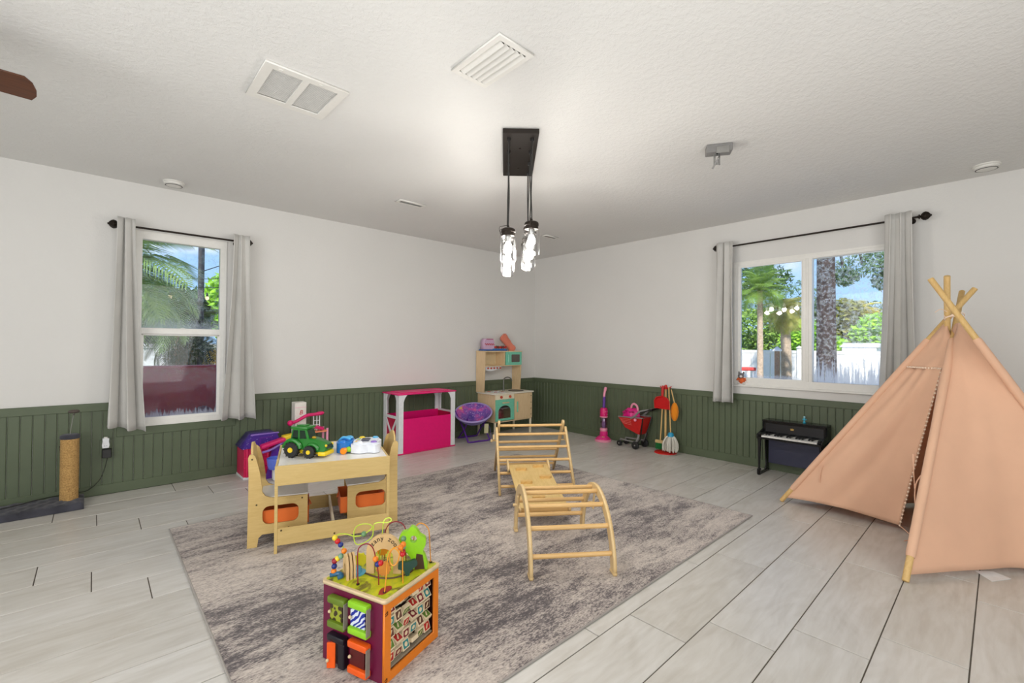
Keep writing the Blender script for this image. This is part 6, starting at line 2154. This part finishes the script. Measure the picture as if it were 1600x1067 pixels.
def palm(name, label, base, th, r_, L, leaf, n, mat, droop=1.0, seed=1, lean=(0, 0), bark=None, low=-50, boots=True):
    t = thing(name, label, 'palm tree', base)
    top = Vector((lean[0], lean[1], th))
    pts = smooth_path([(0, 0, 0), (lean[0] * .2, lean[1] * .2, th * .4), (lean[0] * .6, lean[1] * .6, th * .75), top], 5)
    b = B()
    rad = [r_ * (1.2 - 0.25 * i / (len(pts) - 1)) * (1 + 0.08 * (i % 2)) for i in range(len(pts))]
    b.tube(pts, rad, 12)
    b.build('trunk', bark or M_PBARK, t)
    if boots:
        b = B()
        rnd = random.Random(seed)
        for k in range(26):
            a = k * 2.4
            z = th - 0.02 - 0.03 * k * (th / 3.2)
            q = Vector((lean[0] * (z / th) ** 2, lean[1] * (z / th) ** 2, z))
            dd = Vector((math.cos(a), math.sin(a), 0.9)).normalized()
            b.tube([q + dd * r_ * .6, q + dd * r_ * 1.9], [r_ * .35, r_ * .12], 5)
        b.build('leaf_boots', bark or M_PBARK, t, kind='stuff')
    me = frond_mesh(name + '_frond', L, leaf, droop, 34, mat)
    rnd = random.Random(seed)
    for k in range(n):
        o = bpy.data.objects.new('frond', me)
        COL.objects.link(o)
        o.parent = t
        o.location = top
        el = low + (85 - low) * (k / (n - 1)) ** 0.9
        o.rotation_euler = (rnd.uniform(-0.3, 0.3), -R(el) * 0.9, k * 2.39996 + rnd.uniform(-0.2, 0.2))
        s = rnd.uniform(0.85, 1.1)
        o.scale = (s, s, s)
    return t


G1 = leafmat('palm_green', (85, 126, 53), (158, 190, 87))
G2 = leafmat('deep_green', (31, 63, 26), (78, 117, 46))
G3 = leafmat('bright_green', (102, 158, 41), (183, 231, 73))
G4 = leafmat('yellow_green', (170, 170, 53), (245, 231, 102))
G5 = leafmat('grey_green', (68, 102, 70), (126, 158, 107))
# beyond the sliding window
palm('cabbage_palm', 'slender cabbage palm with a full green crown before the fence', (9.29, 0.02, GZ), 3.25, 0.07, 0.80, 0.46, 26, G1, 0.9, 4, (-0.05, 0.0), low=-45)
palm('cabbage_palm', 'shaggy cabbage palm with thick fibrous trunk and hanging fronds', (10.95, -0.18, GZ), 2.75, 0.13, 0.75, 0.44, 24, leafmat('olive_palm', (112, 126, 53), (195, 190, 109)), 1.35, 9, (-0.03, 0.05), low=-75)
palm('cabbage_palm', 'distant yellowish palm with thin trunk beyond the fence', (19.9, -0.35, GZ), 2.95, 0.09, 1.15, 0.55, 26, G4, 1.3, 12, low=-60)
t = tree('pine_tree', 'tall dark pine trunk close outside the wet sliding window pane', 'tree', (7.11, -2.07, GZ), 7.5, 0.165,
         [((0.5, -0.55, 3.45), (0.55, 0.6, 0.28)), ((0.7, -1.0, 3.55), (0.5, 0.55, 0.30)), ((0.75, -0.95, 3.1), (0.3, 0.3, 0.25)), ((0.3, -0.25, 3.2), (0.25, 0.3, 0.2)), ((0, 0.2, 6.6), (1.2, 1.2, 0.9))], 3000, 0.05, G5, 5, bark=M_PINEB)
hz = [('oak_tree', 'dark green oak above the first palm at the fence corner', (16.5, 4.6), 3.0, [((0, 0, 3.4), (2.0, 2.0, 1.3)), ((0.5, -1.8, 4.6), (1.2, 1.5, 0.8)), ((0, 0.8, 5.4), (1.6, 1.8, 1.0))], G2),
      ('oak_tree', 'mid green tree directly behind the slender palm', (15.5, 2.2), 2.0, [((0, 0, 2.4), (1.2, 1.5, 0.9)), ((0, -0.5, 1.6), (1.0, 1.5, 0.9))], G1),
      ('leafy_shrub', 'bright lime shrub behind the shaggy palm', (14.2, 0.1), 1.2, [((0, 0, 1.9), (0.7, 0.9, 0.8)), ((0, -0.6, 1.4), (0.6, 0.8, 0.7))], G3),
      ('oak_tree', 'open topped tree rising between the two near palms', (18.5, 1.5), 3.0, [((0, 0, 4.0), (0.9, 1.1, 0.7)), ((0, 0.6, 3.2), (1.0, 1.2, 0.8)), ((0, -0.9, 3.4), (0.6, 0.7, 0.4))], G5),
      ('leafy_shrub', 'bright green bushy tree beside the pine trunk beyond the fence', (15.5, -1.9), 1.4, [((0, 0, 2.1), (0.8, 1.0, 0.8)), ((0, -0.7, 1.5), (0.8, 1.0, 0.7))], G3),
      ('oak_tree', 'broad dark green tree behind the distant yellow palm', (21.5, -2.6), 2.4, [((0, 0, 2.6), (1.3, 2.2, 1.3)), ((0, 2.0, 2.6), (1.2, 1.6, 1.2)), ((0, -1.6, 3.3), (1.2, 1.6, 1.0))], G2),
      ('oak_tree', 'rusty green tree at the curtain edge beyond the fence', (17.2, -4.4), 2.2, [((0, 0, 2.3), (1.0, 1.6, 1.2)), ((0, 1.0, 3.0), (0.9, 1.2, 0.7))], leafmat('rusty_green', (102, 102, 53), (173, 148, 85))),
      ('oak_tree', 'olive tree left of the pine trunk beyond the fence', (19.0, -0.2), 2.4, [((0, 0.3, 2.9), (1.0, 1.0, 0.9)), ((0, 0, 2.0), (1.0, 1.2, 1.0))], leafmat('olive_green', (92, 107, 41), (156, 156, 68)))]
for i, (nm, lab, xy, th, blobs, m_) in enumerate(hz):
    tree(nm, lab, 'shrub' if 'shrub' in nm else 'tree', (xy[0], xy[1], GZ), th, 0.12, blobs, 1500 if 'open topped' in lab else 4200, 0.09 if 'open topped' in lab else 0.11, m_, 20 + i, 'trees beyond the white fence')
t = thing('garden_shed', 'white garden shed roof showing above the fence behind the wet pane', 'shed', (13.9, -1.55, GZ))
B().b2(-0.5, 0.5, -0.45, 0.45, 0, 1.66).build('walls', M_VF, t, smooth=0)
B().extr([[(-0.52, 1.66), (0.52, 1.66), (0.40, 1.80), (-0.42, 1.80)]], 1.04, Matrix.Translation((0, 0, 0)) @ YZ).build('roof', plain('shed_roof', (214, 218, 222), 0.6), t, smooth=0)
t = thing('gate_post', 'weathered brown yard post with white pyramid cap beyond the window', 'post', (10.2, -0.02 - 0.16, GZ))
t.location = (10.6, -0.02, GZ)
B().b2(-0.06, 0.06, -0.06, 0.06, 0, 1.52, 0.006).build('shaft', plain('brown_post', (150, 122, 100), 0.9, var=0.25), t, smooth=0)
B().ring_surface([[(-.1, -.1, 1.52), (.1, -.1, 1.52), (.1, .1, 1.52), (-.1, .1, 1.52)], [(-.1, -.1, 1.56), (.1, -.1, 1.56), (.1, .1, 1.56), (-.1, .1, 1.56)], [(-.02, -.02, 1.66), (.02, -.02, 1.66), (.02, .02, 1.66), (-.02, .02, 1.66)]]).build('cap', M_VF, t, smooth=0)
t = thing('red_bench', 'red topped yard bench on white legs near the foot of the slender palm', 'bench', (9.6, 0.62, GZ), R(-40))
B().b2(-0.32, 0.32, -0.2, 0.2, 0.93, 1.03, 0.02).build('seat', plain('faded_red', (190, 70, 66), 0.7), t, smooth=0)
for x_ in (-0.28, -0.09, 0.09, 0.28):
    for y_ in (-0.16, 0.16):
        B().b2(x_ - 0.04, x_ + 0.04, y_ - 0.03, y_ + 0.03, 0, 0.93, 0.004).build('leg', M_VF, t, smooth=0)
t = thing('white_picket_gate', 'low white picket gate beside the shaggy palm', 'gate', (9.2, -0.55, GZ), R(80))
for k in range(9):
    hgt = 0.75 - 0.02 * k
    B().b2(-0.5 + k * 0.12, -0.42 + k * 0.12, -0.012, 0.012, 0.06, hgt, 0.003).build('picket', M_VF, t, smooth=0)
for z_ in (0.18, 0.5):
    B().b2(-0.5, 0.54, 0.012, 0.04, z_, z_ + 0.07, 0.003).build('rail', M_VF, t, smooth=0)

# beyond the single-hung window
palm('date_palm', 'large feathery palm filling the upper corner of the single-hung window', (-4.75, 3.35, GZ), 2.55, 0.13, 1.35, 0.62, 38, leafmat('blue_palm', (68, 112, 61), (168, 195, 112)), 1.1, 3, low=-55)
palm('date_palm', 'short palm with dark drooping fronds and orange-brown trunk before the fence', (-3.62, 5.15, GZ), 1.72, 0.10, 0.85, 0.34, 24, leafmat('dark_palm', (20, 34, 14), (58, 74, 30)), 1.3, 6, bark=plain('orange_bark', (176, 122, 82), 0.95, var=0.25, bump=0.5), low=-65)
for i, (lab, base, th, blobs, m_, n_) in enumerate([
        ('dense hedge-like tree behind the big palm', (-5.4, 9.8, GZ), 2.0, [((0, 0, 2.2), (1.6, 0.9, 1.0)), ((1.4, 0, 2.4), (1.1, 0.8, 0.9))], G1, 5200),
        ('pale lime tree behind the dark yard pole', (-2.35, 7.2, GZ), 2.0, [((0, 0, 2.75), (0.65, 0.6, 0.55)), ((0.2, 0, 2.0), (0.7, 0.6, 0.6))], G3, 4200),
        ('dark green understorey tree between the palms', (-3.9, 9.2, GZ), 1.6, [((0, 0, 1.9), (1.1, 0.7, 0.7)), ((0.9, 0, 2.4), (0.7, 0.6, 0.6))], G2, 4200)]):
    tree('yard_tree', lab, 'tree', base, th, 0.09, blobs, n_, 0.10, m_, 50 + i, 'trees beyond the single-hung window')
t = thing('flowering_shrub', 'small orange and yellow flowering shrub at the foot of the dark pole', 'shrub', (-3.22, 5.0, GZ))
B().tube([(0, 0, 0), (0.02, 0, 0.9)], 0.02, 6).build('stem', M_BARK, t)
add_leaves('foliage', [((0, 0, 1.25), (0.22, 0.2, 0.28)), ((-0.1, 0, 0.9), (0.25, 0.2, 0.25))], 1200, 0.04, leafmat('orange_leaf', (231, 146, 24), (245, 214, 48)), t, 77)
t = thing('yard_pole', 'dark steel pole standing in the yard outside the single-hung window', 'pole', (-3.41, 4.9, GZ))
B().cyl((0, 0, 0), (0, 0, 5.2), 0.048, n=14).build('shaft', plain('pole_dark', (52, 54, 60), 0.6), t)
B().tube([(0.05, 0, 2.2), (-0.9, 0.3, 3.4)], 0.008, 5).tube([(0.04, 0, 2.9), (1.0, 0.2, 3.4)], 0.008, 5).build('guy_wire', M_BLACK, t)
t = thing('string_lights', 'outdoor string lights with amber bulbs hung beyond the single-hung window', 'string lights', (-4.8, 4.4, 2.0))
P0 = [(-0.4, 0.5, 0.09), (0.2, 0.0, 0.06), (0.87, -0.36, 0.05), (1.29, -0.75, 0.03), (1.9, -1.2, 0.06)]
wp = smooth_path(P0, 6)
B().tube(wp, 0.005, 5).tube(smooth_path([(-0.3, 0.6, 0.5), (0.5, 0.2, 0.28), (1.3, -0.2, 0.22), (2.2, -0.6, 0.34)], 6), 0.005, 5).build('wire', M_BLACK, t)
for p in ((0.87, -0.36, 0.05), (1.29, -0.75, 0.03)):
    o = B().cyl((p[0], p[1], p[2] - 0.10), (p[0], p[1], p[2]), 0.003, n=6).cyl((p[0], p[1], p[2] - 0.14), (p[0], p[1], p[2] - 0.09), 0.016, 0.012, n=10).build('socket', M_BLACK, t)
    B().sph((p[0], p[1], p[2] - 0.165), 0.026, 10, sc=(1, 1, 1.2)).build('bulb', emis('amber_bulb', (1.0, 0.72, 0.35, 1), 1.2), o)
t = thing('red_outdoor_sofa', 'dark red outdoor sofa pushed up behind the clouded lower window pane', 'sofa', (-4.2, 0.55, GZ + 0.30))
M_SOFA = cloth('sofa_red', (150, 30, 48), 0, 0.9, 200, 0.1)
zz = 0.945 - (GZ + 0.30)
B().b2(-1.0, 1.0, 0.18, 0.38, 0.1, zz, 0.03, seg=2).build('backrest', M_SOFA, t)
B().b2(-0.98, 0.98, -0.25, 0.2, 0.12, 0.50, 0.03, seg=2).build('seat', cloth('sofa_plum', (112, 30, 52), 0, 0.9, 200, 0.1), t)
for x_ in (-0.95, 0.95):
    B().b2(x_ - 0.08, x_ + 0.08, -0.28, 0.38, 0.1, 0.72, 0.03, seg=2).build('armrest', M_SOFA, t)
for x_ in (-0.9, 0.9):
    for y_ in (-0.2, 0.3):
        B().b2(x_ - 0.03, x_ + 0.03, y_ - 0.03, y_ + 0.03, 0, 0.13).build('leg', M_BLACK, t, smooth=0)
t = thing('plum_cushion', 'dark plum rounded cushion resting on the red outdoor sofa', 'cushion', (-4.0, 0.58, GZ + 0.30 + 0.50))
B().lathe([(0, 0), (0.11, 0.0), (0.13, 0.03), (0.11, 0.08), (0.08, 0.16), (0.04, 0.20), (0, 0.21)], n=20).build('body', cloth('plum_cloth', (66, 24, 48), 0, 0.9), t)
